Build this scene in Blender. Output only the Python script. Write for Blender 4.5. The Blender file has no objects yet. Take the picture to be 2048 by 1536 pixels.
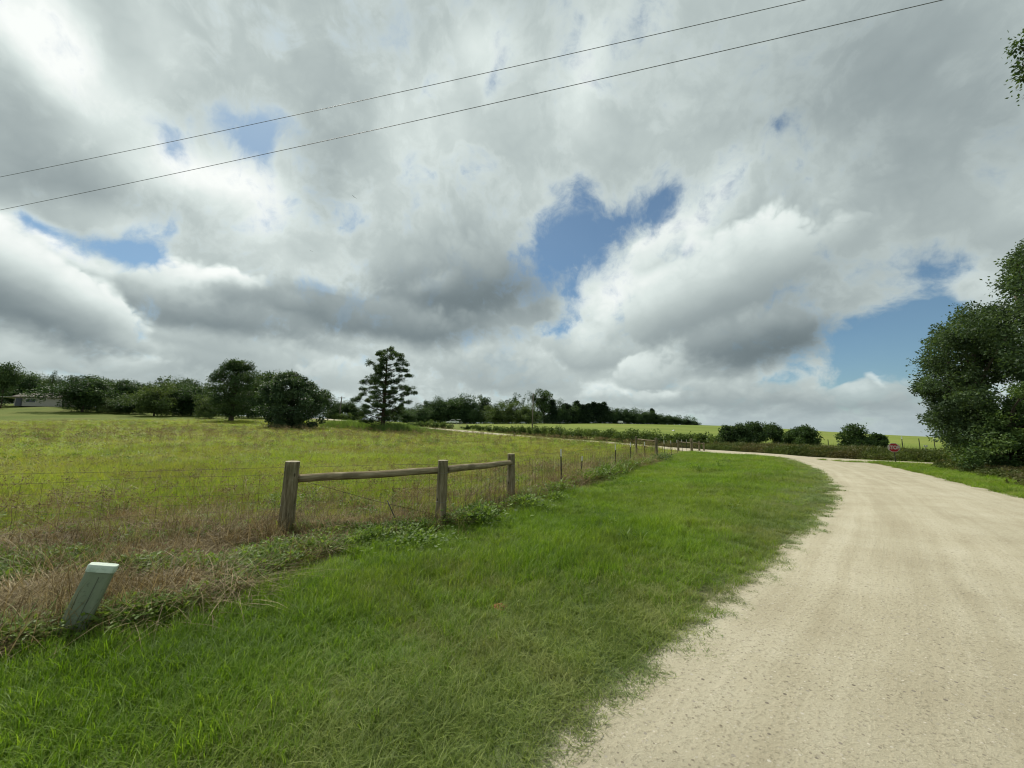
import bpy, math, random
import numpy as np
from mathutils import Vector, Matrix
R = math.radians
S = bpy.context.scene
COL = S.collection

# ---------------------------------------------------------------- camera
EYE = 1.65
PITCH = R(7.82)
FPX = 772.0                                    # focal length in pixels of a 2048 px wide picture
cam_d = bpy.data.cameras.new("camera")
cam_d.sensor_width = 36.0
cam_d.lens = 36.0 * FPX / 2048.0
cam_d.clip_start = 0.05
cam_d.clip_end = 9000
cam = bpy.data.objects.new("camera", cam_d)
COL.objects.link(cam)
cam.location = (0, 0, EYE)
cam.rotation_euler = (R(90) + PITCH, 0, 0)
S.camera = cam
S.view_settings.view_transform = 'Standard'
S.view_settings.look = 'None'
S.view_settings.exposure = 0.0
S.view_settings.gamma = 1.0
S.cycles.max_bounces = 6
S.cycles.diffuse_bounces = 3
S.cycles.transmission_bounces = 4
S.cycles.transparent_max_bounces = 6
S.cycles.use_denoising = True
S.cycles.filter_width = 1.15

SP, CP = math.sin(PITCH), math.cos(PITCH)
def ray(px, py):
    """direction of a sight line, scaled so that its Y is 1"""
    a = (px - 1024) / FPX; b = (768 - py) / FPX
    v = Vector((a, CP - b * SP, SP + b * CP))
    return v / v.y
def at(px, py, Y):
    v = ray(px, py)
    return Vector((v.x * Y, Y, EYE + v.z * Y))

# ---------------------------------------------------------------- sun
SUN_AZ, SUN_EL = R(-38), R(52)                 # azimuth from +Y towards +X
sun_dir = Vector((math.sin(SUN_AZ) * math.cos(SUN_EL), math.cos(SUN_AZ) * math.cos(SUN_EL), math.sin(SUN_EL)))
sd = bpy.data.lights.new("sun", 'SUN')
sd.energy = 5.0
sd.angle = R(0.9)
sd.color = (1.0, 0.94, 0.84)
sun = bpy.data.objects.new("sun", sd)
COL.objects.link(sun)
sun.rotation_euler = sun_dir.to_track_quat('Z', 'Y').to_euler()

# ---------------------------------------------------------------- world: sky and its cloud deck
W = bpy.data.worlds.new("World")
S.world = W
W.use_nodes = True
nt = W.node_tree
nt.nodes.clear()

class NB:
    """small helper for wiring nodes"""
    def __init__(s, tree): s.t = tree
    def n(s, typ, ins=None, **kw):
        nd = s.t.nodes.new(typ)
        for k, v in kw.items(): setattr(nd, k, v)
        for k, v in (ins or {}).items():
            if isinstance(v, bpy.types.NodeSocket): s.t.links.new(v, nd.inputs[k])
            else: nd.inputs[k].default_value = v
        return nd
    def m(s, op, a, b=None, c=None, clamp=False):
        ins = {0: a}
        if b is not None: ins[1] = b
        if c is not None: ins[2] = c
        return s.n('ShaderNodeMath', ins, operation=op, use_clamp=clamp).outputs[0]
    def v(s, op, a, b=None, scale=None):
        ins = {0: a}
        if b is not None: ins[1] = b
        nd = s.n('ShaderNodeVectorMath', ins, operation=op)
        if scale is not None:
            if isinstance(scale, bpy.types.NodeSocket): s.t.links.new(scale, nd.inputs['Scale'])
            else: nd.inputs['Scale'].default_value = scale
        return nd.outputs['Value'] if op in ('DOT_PRODUCT', 'LENGTH') else nd.outputs[0]
    def noise(s, vec, scale, detail=4, rough=0.5, dist=0.0, lac=2.0):
        return s.n('ShaderNodeTexNoise', {'Vector': vec, 'Scale': scale, 'Detail': detail, 'Roughness': rough,
                                          'Distortion': dist, 'Lacunarity': lac}, noise_dimensions='3D')
    def mr(s, val, a, b, c=0.0, d=1.0, mode='SMOOTHSTEP'):
        return s.n('ShaderNodeMapRange', {0: val, 1: a, 2: b, 3: c, 4: d}, interpolation_type=mode).outputs[0]
    def mix(s, f, a, b, mode='MIX'):
        nd = s.t.nodes.new('ShaderNodeMix'); nd.data_type = 'RGBA'; nd.blend_type = mode
        for i, v in ((0, f), (6, a), (7, b)):
            if isinstance(v, bpy.types.NodeSocket): s.t.links.new(v, nd.inputs[i])
            elif i == 0: nd.inputs[i].default_value = v
            else: nd.inputs[i].default_value = tuple(v) + ((1,) if len(v) == 3 else ())
        return nd.outputs[2]
    def ramp(s, f, stops):
        nd = s.n('ShaderNodeValToRGB', {0: f})
        e = nd.color_ramp.elements
        while len(e) < len(stops): e.new(0.5)
        for q, (p, c) in zip(e, stops):
            q.position = p; q.color = tuple(c) + (1,)
        return nd.outputs[0]

# one soft ellipse on the sphere of directions
bg = bpy.data.node_groups.new("sky_patch", 'ShaderNodeTree')
for nm, ty in (('Dir', 'NodeSocketVector'), ('A', 'NodeSocketVector'), ('B', 'NodeSocketVector'),
               ('Amp', 'NodeSocketFloat'), ('Sum', 'NodeSocketFloat')):
    bg.interface.new_socket(nm, in_out='INPUT', socket_type=ty)
bg.interface.new_socket('Out', in_out='OUTPUT', socket_type='NodeSocketFloat')
g = NB(bg)
gi = g.n('NodeGroupInput'); go = g.n('NodeGroupOutput')
_u = g.v('DOT_PRODUCT', gi.outputs[0], gi.outputs[1]); _v = g.v('DOT_PRODUCT', gi.outputs[0], gi.outputs[2])
_q = g.m('MULTIPLY_ADD', _u, _u, g.m('MULTIPLY', _v, _v))
_e = g.m('POWER', 0.3679, _q)
bg.links.new(g.m('MULTIPLY_ADD', _e, gi.outputs[3], gi.outputs[4]), go.inputs[0])

# one heap of cloud: a warped ellipse with a lit crest, a dark base and its own opacity
mg = bpy.data.node_groups.new("cloud_mass", 'ShaderNodeTree')
for nm, ty in (('Dir', 'NodeSocketVector'), ('A', 'NodeSocketVector'), ('B', 'NodeSocketVector'), ('Top', 'NodeSocketFloat'), ('Base', 'NodeSocketFloat'),
               ('Soft', 'NodeSocketFloat'), ('Noise', 'NodeSocketFloat'), ('Tone', 'NodeSocketFloat'), ('Cover', 'NodeSocketFloat'), ('Opac', 'NodeSocketFloat')):
    mg.interface.new_socket(nm, in_out='INPUT', socket_type=ty)
mg.interface.new_socket('Tone', in_out='OUTPUT', socket_type='NodeSocketFloat')
mg.interface.new_socket('Cover', in_out='OUTPUT', socket_type='NodeSocketFloat')
g = NB(mg); gi = g.n('NodeGroupInput'); go = g.n('NodeGroupOutput'); I = gi.outputs
_u = g.v('DOT_PRODUCT', I[0], I[1]); _v = g.v('DOT_PRODUCT', I[0], I[2])
_r = g.m('SQRT', g.m('MULTIPLY_ADD', _u, _u, g.m('MULTIPLY', _v, _v)))
_s = g.m('ADD', g.m('SUBTRACT', 1.0, _r), g.m('MULTIPLY', I[6], 0.55))
_down = g.mr(_v, -0.2, 0.9)                                   # the base dissolves, the crest is crisp
_soft = g.m('MULTIPLY_ADD', _down, 0.55, I[5])
_m = g.m('MULTIPLY', g.n('ShaderNodeMapRange', {0: _s, 1: 0.0, 2: _soft, 3: 0.0, 4: 1.0}, interpolation_type='SMOOTHSTEP').outputs[0], I[9])
_g = g.mr(g.m('ADD', _v, g.m('MULTIPLY', I[6], 0.35)), -0.75, 0.75)
_sh = g.m('ADD', I[3], g.m('MULTIPLY', _g, g.m('SUBTRACT', I[4], I[3])))
_sh = g.m('ADD', _sh, g.m('MULTIPLY', I[6], g.m('MULTIPLY_ADD', _g, -0.22, 0.34)))
mg.links.new(g.m('ADD', I[7], g.m('MULTIPLY', _m, g.m('SUBTRACT', _sh, I[7]))), go.inputs[0])
mg.links.new(g.m('MAXIMUM', I[8], _m), go.inputs[1])

w = NB(nt)
tc = w.n('ShaderNodeTexCoord')
D = w.v('NORMALIZE', tc.outputs['Generated'])
sep = w.n('ShaderNodeSeparateXYZ', {0: D})
zz = w.m('MAXIMUM', sep.outputs[2], 0.0)
inv = w.m('DIVIDE', 1.0, w.m('ADD', zz, 0.22))
P = w.v('MULTIPLY', w.v('SCALE', D, scale=inv), (1, 1, 0))
# fine billows also vary with height so that far clouds stay puffy
P3 = w.v('ADD', w.v('SCALE', P, scale=0.62), w.v('SCALE', D, scale=1.9))

wn = w.noise(P3, 1.3, 5, 0.55)
wo = w.v('SUBTRACT', wn.outputs['Color'], (0.5, 0.5, 0.5))
Dw = w.v('ADD', D, w.v('SCALE', wo, scale=0.10))
Pw = w.v('ADD', P3, w.v('SCALE', wo, scale=0.35))

LK = 1.05
def axes(px, py, rx, ry, ang):
    c = ray(px, py).normalized(); e = 2.0
    ax = (ray(px + e * math.cos(R(ang)), py + e * math.sin(R(ang))).normalized() - c) / e
    ay = (ray(px - e * math.sin(R(ang)), py + e * math.cos(R(ang))).normalized() - c) / e
    A = ay.cross(c); A = A / (A.dot(ax)); B = c.cross(ax); B = B / (B.dot(ay))
    return A / rx, B / ry
def patches(lst):
    acc = None
    for (px, py, rx, ry, ang, amp) in lst:
        c = ray(px, py).normalized()
        # axes of the picture plane at that direction, on the sphere
        e = 2.0
        ax = (ray(px + e * math.cos(R(ang)), py + e * math.sin(R(ang))).normalized() - c) / e
        ay = (ray(px - e * math.sin(R(ang)), py + e * math.cos(R(ang))).normalized() - c) / e
        # dual vectors: u = 1 at distance rx along ax
        n = c
        A = ay.cross(n); A = A / (A.dot(ax)); B = n.cross(ax); B = B / (B.dot(ay))
        nd = w.n('ShaderNodeGroup'); nd.node_tree = bg
        nt.links.new(Dw, nd.inputs[0])
        nd.inputs[1].default_value = A / rx
        nd.inputs[2].default_value = B / ry
        nd.inputs[3].default_value = amp
        if acc is not None: nt.links.new(acc, nd.inputs[4])
        acc = nd.outputs[0]
    return acc

HOLES = [  # px, py, rx, ry, angle, amount : openings of blue sky
    (350, 268, 62, 36, 40, 1.0), (500, 240, 90, 40, 10, 1.0), (440, 205, 34, 30, 0, .4), (530, 280, 34, 34, 0, .55), (425, 395, 26, 14, 0, .4),
    (195, 487, 110, 26, 24, .80), (300, 505, 80, 38, 28, .90), (325, 540, 34, 24, 50, .6), (345, 440, 20, 36, 0, .45), (60, 445, 70, 14, 24, .55),
    (1175, 455, 92, 84, 20, 1.0), (1105, 530, 58, 66, -20, .95), (1300, 405, 92, 40, -25, .85), (1165, 365, 34, 44, 0, .50),
    (1075, 655, 70, 20, -18, .65), (1150, 590, 34, 36, -60, .5), (1010, 515, 20, 20, 0, .3), (1265, 655, 50, 14, 10, .35), (1290, 485, 40, 14, -40, .3),
    (1850, 520, 105, 36, -14, .85), (1715, 545, 34, 34, 0, .5), (1880, 620, 62, 40, 20, .75),
    (1735, 720, 135, 60, -8, 1.3), (1800, 675, 85, 64, -30, 1.0), (1860, 640, 60, 60, 0, .6), (1690, 775, 80, 18, -6, .5),
    (1350, 768, 36, 10, 10, .25), (1550, 772, 70, 12, 10, .38), (2300, 700, 300, 60, 0, .4),
]
LIGHTS = [  # brighter and darker masses of the deck
    (70, 60, 330, 90, 50, .26), (60, 100, 130, 60, 40, .16), (330, 60, 130, 50, 60, .10), (270, 180, 170, 60, 50, .16), (240, 120, 80, 45, 60, -.10), (380, 330, 150, 50, 10, .26), (60, 380, 150, 60, 10, -.08),
    (20, 200, 90, 70, 40, -.05), (480, 330, 130, 60, 20, .12), (700, 230, 70, 90, 60, -.05), (540, 400, 90, 70, 30, .14), (130, 330, 150, 50, 15, -.10),
    (560, 80, 150, 90, 60, -.05), (960, 90, 60, 60, 0, .14), (800, 60, 160, 60, 0, -.06), (1180, 170, 50, 130, 12, .15), (1040, 120, 60, 60, 0, .05),
    (640, 370, 50, 120, 20, -.10), (560, 440, 60, 80, 30, .08), (220, 430, 160, 28, 12, .12), (80, 470, 120, 26, 28, .30), (230, 545, 100, 22, 28, .20), (120, 570, 140, 50, 24, .05),
    (60, 630, 160, 46, 0, -.28), (250, 640, 90, 30, 0, -.10), (370, 560, 70, 40, 0, .20), (470, 590, 80, 24, 12, .20), (340, 540, 40, 40, 0, .12), (460, 640, 170, 24, 14, -.20), (220, 600, 90, 40, 0, -.12),
    (620, 530, 160, 80, 20, .08), (850, 560, 60, 34, -10, .22), (800, 590, 50, 16, 20, .10), (960, 600, 120, 50, -15, -.36), (1010, 560, 70, 40, 0, -.14), (780, 655, 240, 26, 5, -.30), (900, 500, 120, 50, -20, -.10),
    (1080, 610, 40, 50, -30, -.14), (560, 680, 240, 18, 10, -.12), (420, 690, 140, 24, 8, .10), (230, 735, 70, 22, 0, .24), (150, 700, 160, 20, 0, .08), (640, 745, 60, 26, 0, .20), (400, 735, 120, 24, 0, -.10), (520, 712, 120, 16, 8, .08), (100, 690, 90, 16, 5, -.1),
    (1000, 320, 220, 150, 0, .04), (1080, 400, 40, 110, 0, .05), (1350, 480, 70, 60, -40, .28), (1260, 560, 90, 50, -30, .22), (1440, 380, 30, 60, 25, .14), (1200, 600, 80, 40, 0, .16), (1400, 560, 80, 60, 0, .06),
    (1180, 690, 130, 34, 5, .20), (1050, 720, 90, 40, 0, .12), (1270, 735, 40, 22, 0, .20), (1190, 660, 80, 16, 5, .12), (1190, 775, 30, 14, 0, .16), (1260, 780, 60, 14, 0, .2),
    (1500, 660, 140, 46, 0, -.06), (1530, 715, 130, 30, -14, -.36), (1620, 690, 90, 40, -20, -.12), (1500, 560, 110, 80, 0, -.02),
    (1700, 150, 400, 160, 0, -.09), (1950, 300, 200, 200, 0, -.08), (1560, 230, 200, 40, -15, -.06), (1650, 470, 160, 60, 0, -.08), (1600, 600, 90, 50, 0, -.12), (1500, 300, 120, 70, 0, .03),
    (1930, 560, 80, 40, 10, .06), (2020, 400, 80, 40, -20, .08), (1770, 758, 26, 10, 20, .25), (1690, 775, 40, 10, 0, .16), (1650, 820, 200, 20, 0, -.10), (1800, 800, 120, 16, 0, .05), (1450, 800, 200, 12, 4, -.12),
    (1900, 60, 200, 120, 0, -.02), (850, 240, 120, 70, 0, .06),
]
hole = patches(HOLES)
lite = patches(LIGHTS)

n1 = w.noise(Pw, 2.2, 6, 0.50).outputs[0]
n3 = w.noise(P3, 0.9, 2, 0.5).outputs[0]
nf = w.noise(Pw, 6.0, 6, 0.60).outputs[0]
nw = w.noise(w.v('MULTIPLY', Dw, (14, 14, 8)), 1.0, 5, 0.65, 0.6).outputs[0]
P4 = w.v('ADD', w.v('SCALE', Pw, scale=.6), w.v('SCALE', D, scale=2.6))
bA = w.m('ABSOLUTE', w.m('MULTIPLY_ADD', w.noise(P4, 3.2, 0.6, 0.5).outputs[0], 2.0, -1.0))
bB = w.m('ABSOLUTE', w.m('MULTIPLY_ADD', w.noise(P4, 8.5, 1.5, 0.5).outputs[0], 2.0, -1.0))
bil = w.m('SUBTRACT', w.m('ADD', w.m('MULTIPLY', bA, 1.5), w.m('MULTIPLY', bB, 0.8)), 0.42)     # about -0.4 .. 0.8
mn = w.m('ADD', w.m('MULTIPLY', w.m('SUBTRACT', n1, 0.5), 0.9), w.m('MULTIPLY', bil, 0.40))
mn = w.m('ADD', mn, w.m('MULTIPLY', w.m('SUBTRACT', nf, 0.5), 0.35))
mn = w.m('ADD', mn, w.m('MULTIPLY', w.m('SUBTRACT', nw, 0.5), 0.25))

cv = w.m('SUBTRACT', 1.0, hole)
cv = w.m('ADD', cv, w.m('MULTIPLY', w.m('SUBTRACT', n1, 0.5), 1.6))
cv = w.m('ADD', cv, w.m('MULTIPLY', w.m('SUBTRACT', nf, 0.5), 1.5))
cv = w.m('ADD', cv, w.m('MULTIPLY', w.m('SUBTRACT', nw, 0.5), 1.3))
cov = w.mr(cv, -0.05, 0.92, 0.05, 1.0)
edge = w.mr(cv, 1.15, 0.50, 0.0, 1.0)

br = w.m('ADD', w.m('MULTIPLY', lite, LK), 0.60)
br = w.m('ADD', br, w.m('MULTIPLY', w.m('SUBTRACT', n3, 0.5), 0.25))
br = w.m('ADD', br, w.m('MULTIPLY', w.m('SUBTRACT', n1, 0.5), -0.22))
br = w.m('ADD', br, w.m('MULTIPLY', bil, 0.05))
br = w.m('ADD', br, w.m('MULTIPLY', edge, 0.10))
MASSES = [  # px, py, rx, ry, angle, crest tone, base tone, softness, opacity  (far ones first)
    (1750, 800, 170, 42, -2, .62, .40, .30, .85), (1480, 800, 260, 45, 2, .60, .40, .35, .9), (1768, 765, 40, 12, 22, .85, .55, .7, .7), (1905, 775, 90, 30, 0, .55, .45, .4, .6),
    (1010, 745, 170, 62, 4, .66, .44, .35, .9), (1195, 700, 150, 62, 8, .80, .44, .28, .95), (1300, 745, 95, 48, -10, .88, .46, .22, .95), (1200, 792, 60, 26, 0, .80, .50, .3, .8), (1290, 792, 80, 28, 0, .74, .45, .3, .8),
    (200, 740, 210, 46, 0, .66, .46, .4, .8), (250, 730, 90, 26, 6, .84, .58, .35, .7), (560, 735, 200, 52, 8, .64, .42, .4, .8), (650, 750, 80, 36, 0, .76, .5, .35, .7), (420, 690, 200, 36, 10, .68, .44, .4, .7),
    (60, 590, 330, 118, 27, .92, .16, .20, 1.0), (440, 612, 200, 92, 12, .98, .20, .22, 1.0),
    (890, 570, 225, 122, -6, .54, .04, .60, .95), (860, 572, 80, 36, -18, .72, .36, .75, .55), (700, 632, 340, 62, 7, .46, .14, .5, .85),
    (1415, 590, 295, 132, -24, .88, .30, .24, 1.0), (1500, 690, 190, 70, -12, .44, .03, .5, .9), (1320, 500, 80, 50, -35, .92, .62, .25, .7),
]
tone, cover = br, cov
for (px, py, rx, ry, ang, tp, bs, sf, op) in MASSES:
    A_, B_ = axes(px, py, rx, ry, ang)
    nd = w.n('ShaderNodeGroup'); nd.node_tree = mg
    for i, v_ in ((0, Dw), (1, A_), (2, B_), (3, tp), (4, bs), (5, sf), (6, mn), (7, tone), (8, cover), (9, op)):
        if isinstance(v_, bpy.types.NodeSocket): nt.links.new(v_, nd.inputs[i])
        else: nd.inputs[i].default_value = v_
    tone, cover = nd.outputs[0], nd.outputs[1]
cov = cover
ccol = w.ramp(tone, [(0.0, (.115, .150, .165)), (0.22, (.205, .250, .265)), (0.45, (.345, .400, .405)),
                   (0.62, (.500, .565, .555)), (0.80, (.730, .800, .775)), (1.0, (.98, 1.0, .97))])
# the deck greys into the distance towards the horizon
low = w.mr(zz, 0.0, 0.10, 0.55, 0.0)
ccol = w.mix(low, ccol, (.37, .45, .49))
ccol = w.v('MULTIPLY', ccol, (.985, 1.0, 1.0))

sky = w.n('ShaderNodeTexSky', sky_type='NISHITA', sun_disc=False)
sky.sun_elevation = SUN_EL; sky.sun_rotation = SUN_AZ
sky.air_density = 1.0; sky.dust_density = 0.6; sky.ozone_density = 2.0
skyc = w.v('MULTIPLY', sky.outputs[0], (0.78, 0.98, 1.00))
bg1 = w.n('ShaderNodeBackground', {0: skyc, 1: 0.085})
bg2 = w.n('ShaderNodeBackground', {0: ccol, 1: 1.0})
mx = w.n('ShaderNodeMixShader', {0: cov, 1: bg1.outputs[0], 2: bg2.outputs[0]})
out = w.n('ShaderNodeOutputWorld', {0: mx.outputs[0]})
W.cycles.sampling_method = 'MANUAL'
W.cycles.sample_map_resolution = 512

# ---------------------------------------------------------------- helpers
rng = np.random.default_rng(7)
random.seed(7)

def tag(o, label=None, cat=None, group=None, kind=None):
    if label: o["label"] = label
    if cat: o["category"] = cat
    if group: o["group"] = group
    if kind: o["kind"] = kind
    return o

def link(name, me, parent=None, loc=None):
    o = bpy.data.objects.new(name, me)
    COL.objects.link(o)
    if parent is not None: o.parent = parent
    if loc is not None: o.location = loc
    return o

def empty(name, loc, rz=0.0):
    o = link(name, None, loc=loc)
    o.rotation_euler = (0, 0, rz)
    o.empty_display_size = 0.2
    return o

def np_mesh(name, verts, faces, mats, smooth=False, midx=None, rnd=None):
    """verts (N,3), faces (M,k) of one size k"""
    me = bpy.data.meshes.new(name)
    verts = np.asarray(verts, dtype=np.float32); faces = np.asarray(faces, dtype=np.int32)
    k = faces.shape[1]; m = len(faces)
    me.vertices.add(len(verts)); me.vertices.foreach_set('co', verts.ravel())
    me.loops.add(m * k); me.loops.foreach_set('vertex_index', faces.ravel())
    me.polygons.add(m); me.polygons.foreach_set('loop_start', np.arange(0, m * k, k, dtype=np.int32))
    me.polygons.foreach_set('loop_total', np.full(m, k, dtype=np.int32))
    if smooth: me.polygons.foreach_set('use_smooth', np.ones(m, dtype=bool))
    for mt in (mats if isinstance(mats, (list, tuple)) else [mats]): me.materials.append(mt)
    if midx is not None: me.polygons.foreach_set('material_index', np.asarray(midx, dtype=np.int32))
    if rnd is not None:
        at_ = me.attributes.new('rnd', 'FLOAT', 'FACE'); at_.data.foreach_set('value', np.asarray(rnd, dtype=np.float32))
    me.update(calc_edges=True)
    return me

class MB:
    """collects boxes, tubes and loose faces into one mesh"""
    def __init__(s): s.v = []; s.f = []; s.mi = []; s.sm = []
    def add(s, vs, fs, mi=0, smooth=False):
        b = len(s.v); s.v += [tuple(v) for v in vs]
        for f in fs:
            s.f.append([b + i for i in f]); s.mi.append(mi); s.sm.append(smooth)
    def box(s, c, d, rz=0.0, mi=0, taper=1.0):
        hx, hy, hz = d[0] / 2, d[1] / 2, d[2] / 2
        cs, sn = math.cos(rz), math.sin(rz); vs = []
        for z in (-hz, hz):
            t = taper if z > 0 else 1.0
            for x, y in ((-hx, -hy), (hx, -hy), (hx, hy), (-hx, hy)):
                x *= t; y *= t
                vs.append((c[0] + x * cs - y * sn, c[1] + x * sn + y * cs, c[2] + z))
        s.add(vs, [(3, 2, 1, 0), (4, 5, 6, 7), (0, 1, 5, 4), (1, 2, 6, 5), (2, 3, 7, 6), (3, 0, 4, 7)], mi)
    def tube(s, pts, rad, n=8, mi=0, caps=True, smooth=True, wob=0.0):
        pts = [Vector(p) for p in pts]
        if not hasattr(rad, '__len__'): rad = [rad] * len(pts)
        vs = []; prev = None
        for i, p in enumerate(pts):
            d = (pts[min(i + 1, len(pts) - 1)] - pts[max(i - 1, 0)])
            if d.length < 1e-9: d = Vector((0, 0, 1))
            d.normalize()
            if prev is None:
                a = d.cross(Vector((0, 0, 1)))
                if a.length < 0.1: a = d.cross(Vector((1, 0, 0)))
            else: a = prev - d * prev.dot(d)
            a.normalize(); prev = a; b = d.cross(a)
            for k in range(n):
                t = 2 * math.pi * k / n; r = rad[i] * (1 + wob * (random.random() - .5))
                vs.append(p + a * (r * math.cos(t)) + b * (r * math.sin(t)))
        fs = []
        for i in range(len(pts) - 1):
            for k in range(n):
                k2 = (k + 1) % n
                fs.append((i * n + k, i * n + k2, (i + 1) * n + k2, (i + 1) * n + k))
        s.add(vs, fs, mi, smooth)
        if caps:
            L = (len(pts) - 1) * n; b0 = len(s.v) - len(vs)
            s.f.append([b0 + k for k in range(n)][::-1]); s.mi.append(mi); s.sm.append(False)
            s.f.append([b0 + L + k for k in range(n)]); s.mi.append(mi); s.sm.append(False)
    def mesh(s, name, mats):
        me = bpy.data.meshes.new(name)
        me.from_pydata(s.v, [], s.f)
        for m in (mats if isinstance(mats, (list, tuple)) else [mats]): me.materials.append(m)
        me.polygons.foreach_set('material_index', s.mi)
        me.polygons.foreach_set('use_smooth', s.sm)
        me.update()
        return me
    def build(s, name, mats, parent=None, loc=None):
        return link(name, s.mesh(name, mats), parent, loc)

def bevel(o, w, seg=2):
    b = o.modifiers.new('bevel', 'BEVEL'); b.width = w; b.segments = seg; b.limit_method = 'ANGLE'; b.angle_limit = R(35)
    return o

# ---------------------------------------------------------------- materials
def mat(name):
    m = bpy.data.materials.new(name); m.use_nodes = True
    m.node_tree.nodes.clear()
    return m, NB(m.node_tree)

def principled(n, base, rough=0.7, spec=0.3, bump=None, metallic=0.0):
    b = n.n('ShaderNodeBsdfPrincipled')
    for key, v in (('Base Color', base), ('Roughness', rough), ('Specular IOR Level', spec), ('Metallic', metallic)):
        if isinstance(v, bpy.types.NodeSocket): n.t.links.new(v, b.inputs[key])
        elif key == 'Base Color': b.inputs[key].default_value = tuple(v) + (1,)
        else: b.inputs[key].default_value = v
    if bump is not None:
        h, strength, dist = bump
        bp = n.n('ShaderNodeBump', {'Height': h, 'Strength': strength, 'Distance': dist})
        n.t.links.new(bp.outputs[0], b.inputs['Normal'])
    n.n('ShaderNodeOutputMaterial', {0: b.outputs[0]})
    return b

def wpos(n): return n.n('ShaderNodeNewGeometry').outputs['Position']
def opos(n): return n.n('ShaderNodeTexCoord').outputs['Object']

def simple(name, base, rough=0.6, spec=0.3, var=0.25, scale=8.0, metallic=0.0, bump=0.0):
    m, n = mat(name)
    no = n.noise(opos(n), scale, 5, 0.6).outputs[0]
    dark = tuple(c * (1 - var) for c in base); lt = tuple(min(1, c * (1 + var)) for c in base)
    c = n.mix(n.mr(no, 0.3, 0.7), dark, lt)
    principled(n, c, rough, spec, (no, bump, 0.01) if bump else None, metallic)
    return m

def leafmat(name, cols, wscale=0.8, trans=0.35, dry=None, dryamt=0.0, rvar=0.5, spec=0.14, tint=(1.25, 1.25, .6)):
    """foliage: cols = (dark, mid, light); varies by leaf and by place in the world"""
    m, n = mat(name)
    p = wpos(n)
    a = n.n('ShaderNodeAttribute', attribute_name='rnd').outputs['Fac']
    big = n.noise(p, wscale, 3, 0.55).outputs[0]
    f = n.m('ADD', n.m('MULTIPLY', a, rvar), n.m('MULTIPLY', n.mr(big, 0.25, 0.75, mode='LINEAR'), 1 - rvar))
    c = n.ramp(f, [(0.1, cols[0]), (0.5, cols[1]), (0.92, cols[2])])
    if dry is not None:
        dn = n.noise(n.v('ADD', p, (31.7, 12.1, 5.0)), wscale * 0.7, 4, 0.6).outputs[0]
        q = n.m('ADD', n.mr(dn, 0.42, 0.62), n.m('MULTIPLY', n.m('SUBTRACT', a, 0.5), 0.8))
        c = n.mix(n.m('MULTIPLY', q, dryamt, clamp=True), c, dry)
    d = n.n('ShaderNodeBsdfPrincipled', {'Base Color': c, 'Roughness': 0.55, 'Specular IOR Level': spec})
    t = n.n('ShaderNodeBsdfTranslucent', {0: n.mix(1.0, c, tint, 'MULTIPLY')})
    x = n.n('ShaderNodeMixShader', {0: trans, 1: d.outputs[0], 2: t.outputs[0]})
    n.n('ShaderNodeOutputMaterial', {0: x.outputs[0]})
    return m

# ---------------------------------------------------------------- lie of the land
CTRL = []
def c_px(px, py, Y, dz=0.0):
    p = at(px, py, Y); CTRL.append((p.x, p.y, p.z + dz))
def c_w(x, y, z): CTRL.append((x, y, z))
for r_ in (1.0, 3.0, 6.0):
    for t_ in range(-180, 180, 45): c_w(r_ * math.sin(R(t_)), r_ * math.cos(R(t_)), 0.0)
for t_ in (90, 120, 150, 180, 210, 240, 270): 
    for r_ in (20, 90, 600): c_w(r_ * math.sin(R(t_)), r_ * math.cos(R(t_)), 0.3 if t_ > 180 else -0.4)
for (x, y) in ((-12, 6), (-6, 12), (0, 12), (2, 16), (5, 20), (8, 12), (4, 7), (10, 28), (15, 35), (21, 42), (15, 26), (-10, 20), (10, 16), (-3, 25), (3, 32)):
    c_w(x, y, 0.0)
for q in ((0, 905, 22), (0, 870, 46), (0, 838, 88), (0, 817, 118), (0, 807, 128), (100, 813, 122), (165, 824, 114),
          (250, 872, 46), (250, 838, 96), (250, 829, 112), (463, 893, 30), (463, 866, 56), (463, 843, 95), (400, 834, 116),
          (600, 893, 34), (600, 872, 58), (600, 858, 80), (650, 838, 130), (700, 843, 121), (768, 890, 38), (768, 864, 75), (810, 855, 108), (960, 868, 95),
          (900, 892, 42), (900, 873, 70), (1040, 888, 50), (1040, 876, 72), (1100, 878, 80), (1180, 884, 68), (1180, 893, 45), (1280, 891, 60), (1350, 896, 54), (1432, 903, 46),
          (1000, 858, 112), (880, 850, 140), (908, 848, 180), (1000, 847, 190), (1200, 847, 205), (1385, 850, 230), (1150, 862, 110), (1300, 872, 85),
          (1460, 852, 215), (1560, 857, 190), (1650, 864, 175), (1760, 871, 165), (1900, 877, 150), (2048, 882, 140),
          (1430, 882, 75), (1560, 885, 60), (1700, 888, 55), (1850, 893, 50), (1500, 862, 150), (1750, 879, 100), (1900, 884, 80),
          (1000, 847, 280), (1200, 847, 290), (1385, 850, 290), (850, 848, 260), (100, 809, 165), (300, 822, 165), (500, 834, 165), (680, 838, 190), (1600, 910, 40), (1700, 918, 35.5), (1500, 902, 46)):
    c_px(*q)
for (px, py, Y) in ((1600, 916.5, 36), (1700, 925.5, 30), (1650, 921, 33.5), (1763, 929, 27), (1793, 928, 27.5), (1786, 935, 24.5), (1825, 944, 21), (1873, 955, 18), (1941, 974, 14.2),
                    (2000, 986, 12.6), (2048, 1001, 11), (1500, 907, 42), (1950, 952, 19.5), (2048, 965, 17), (1640, 945, 18.6), (1560, 916, 31.0), (1850, 922, 33), (1950, 925, 32)):
    c_px(px, py, Y)
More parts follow.
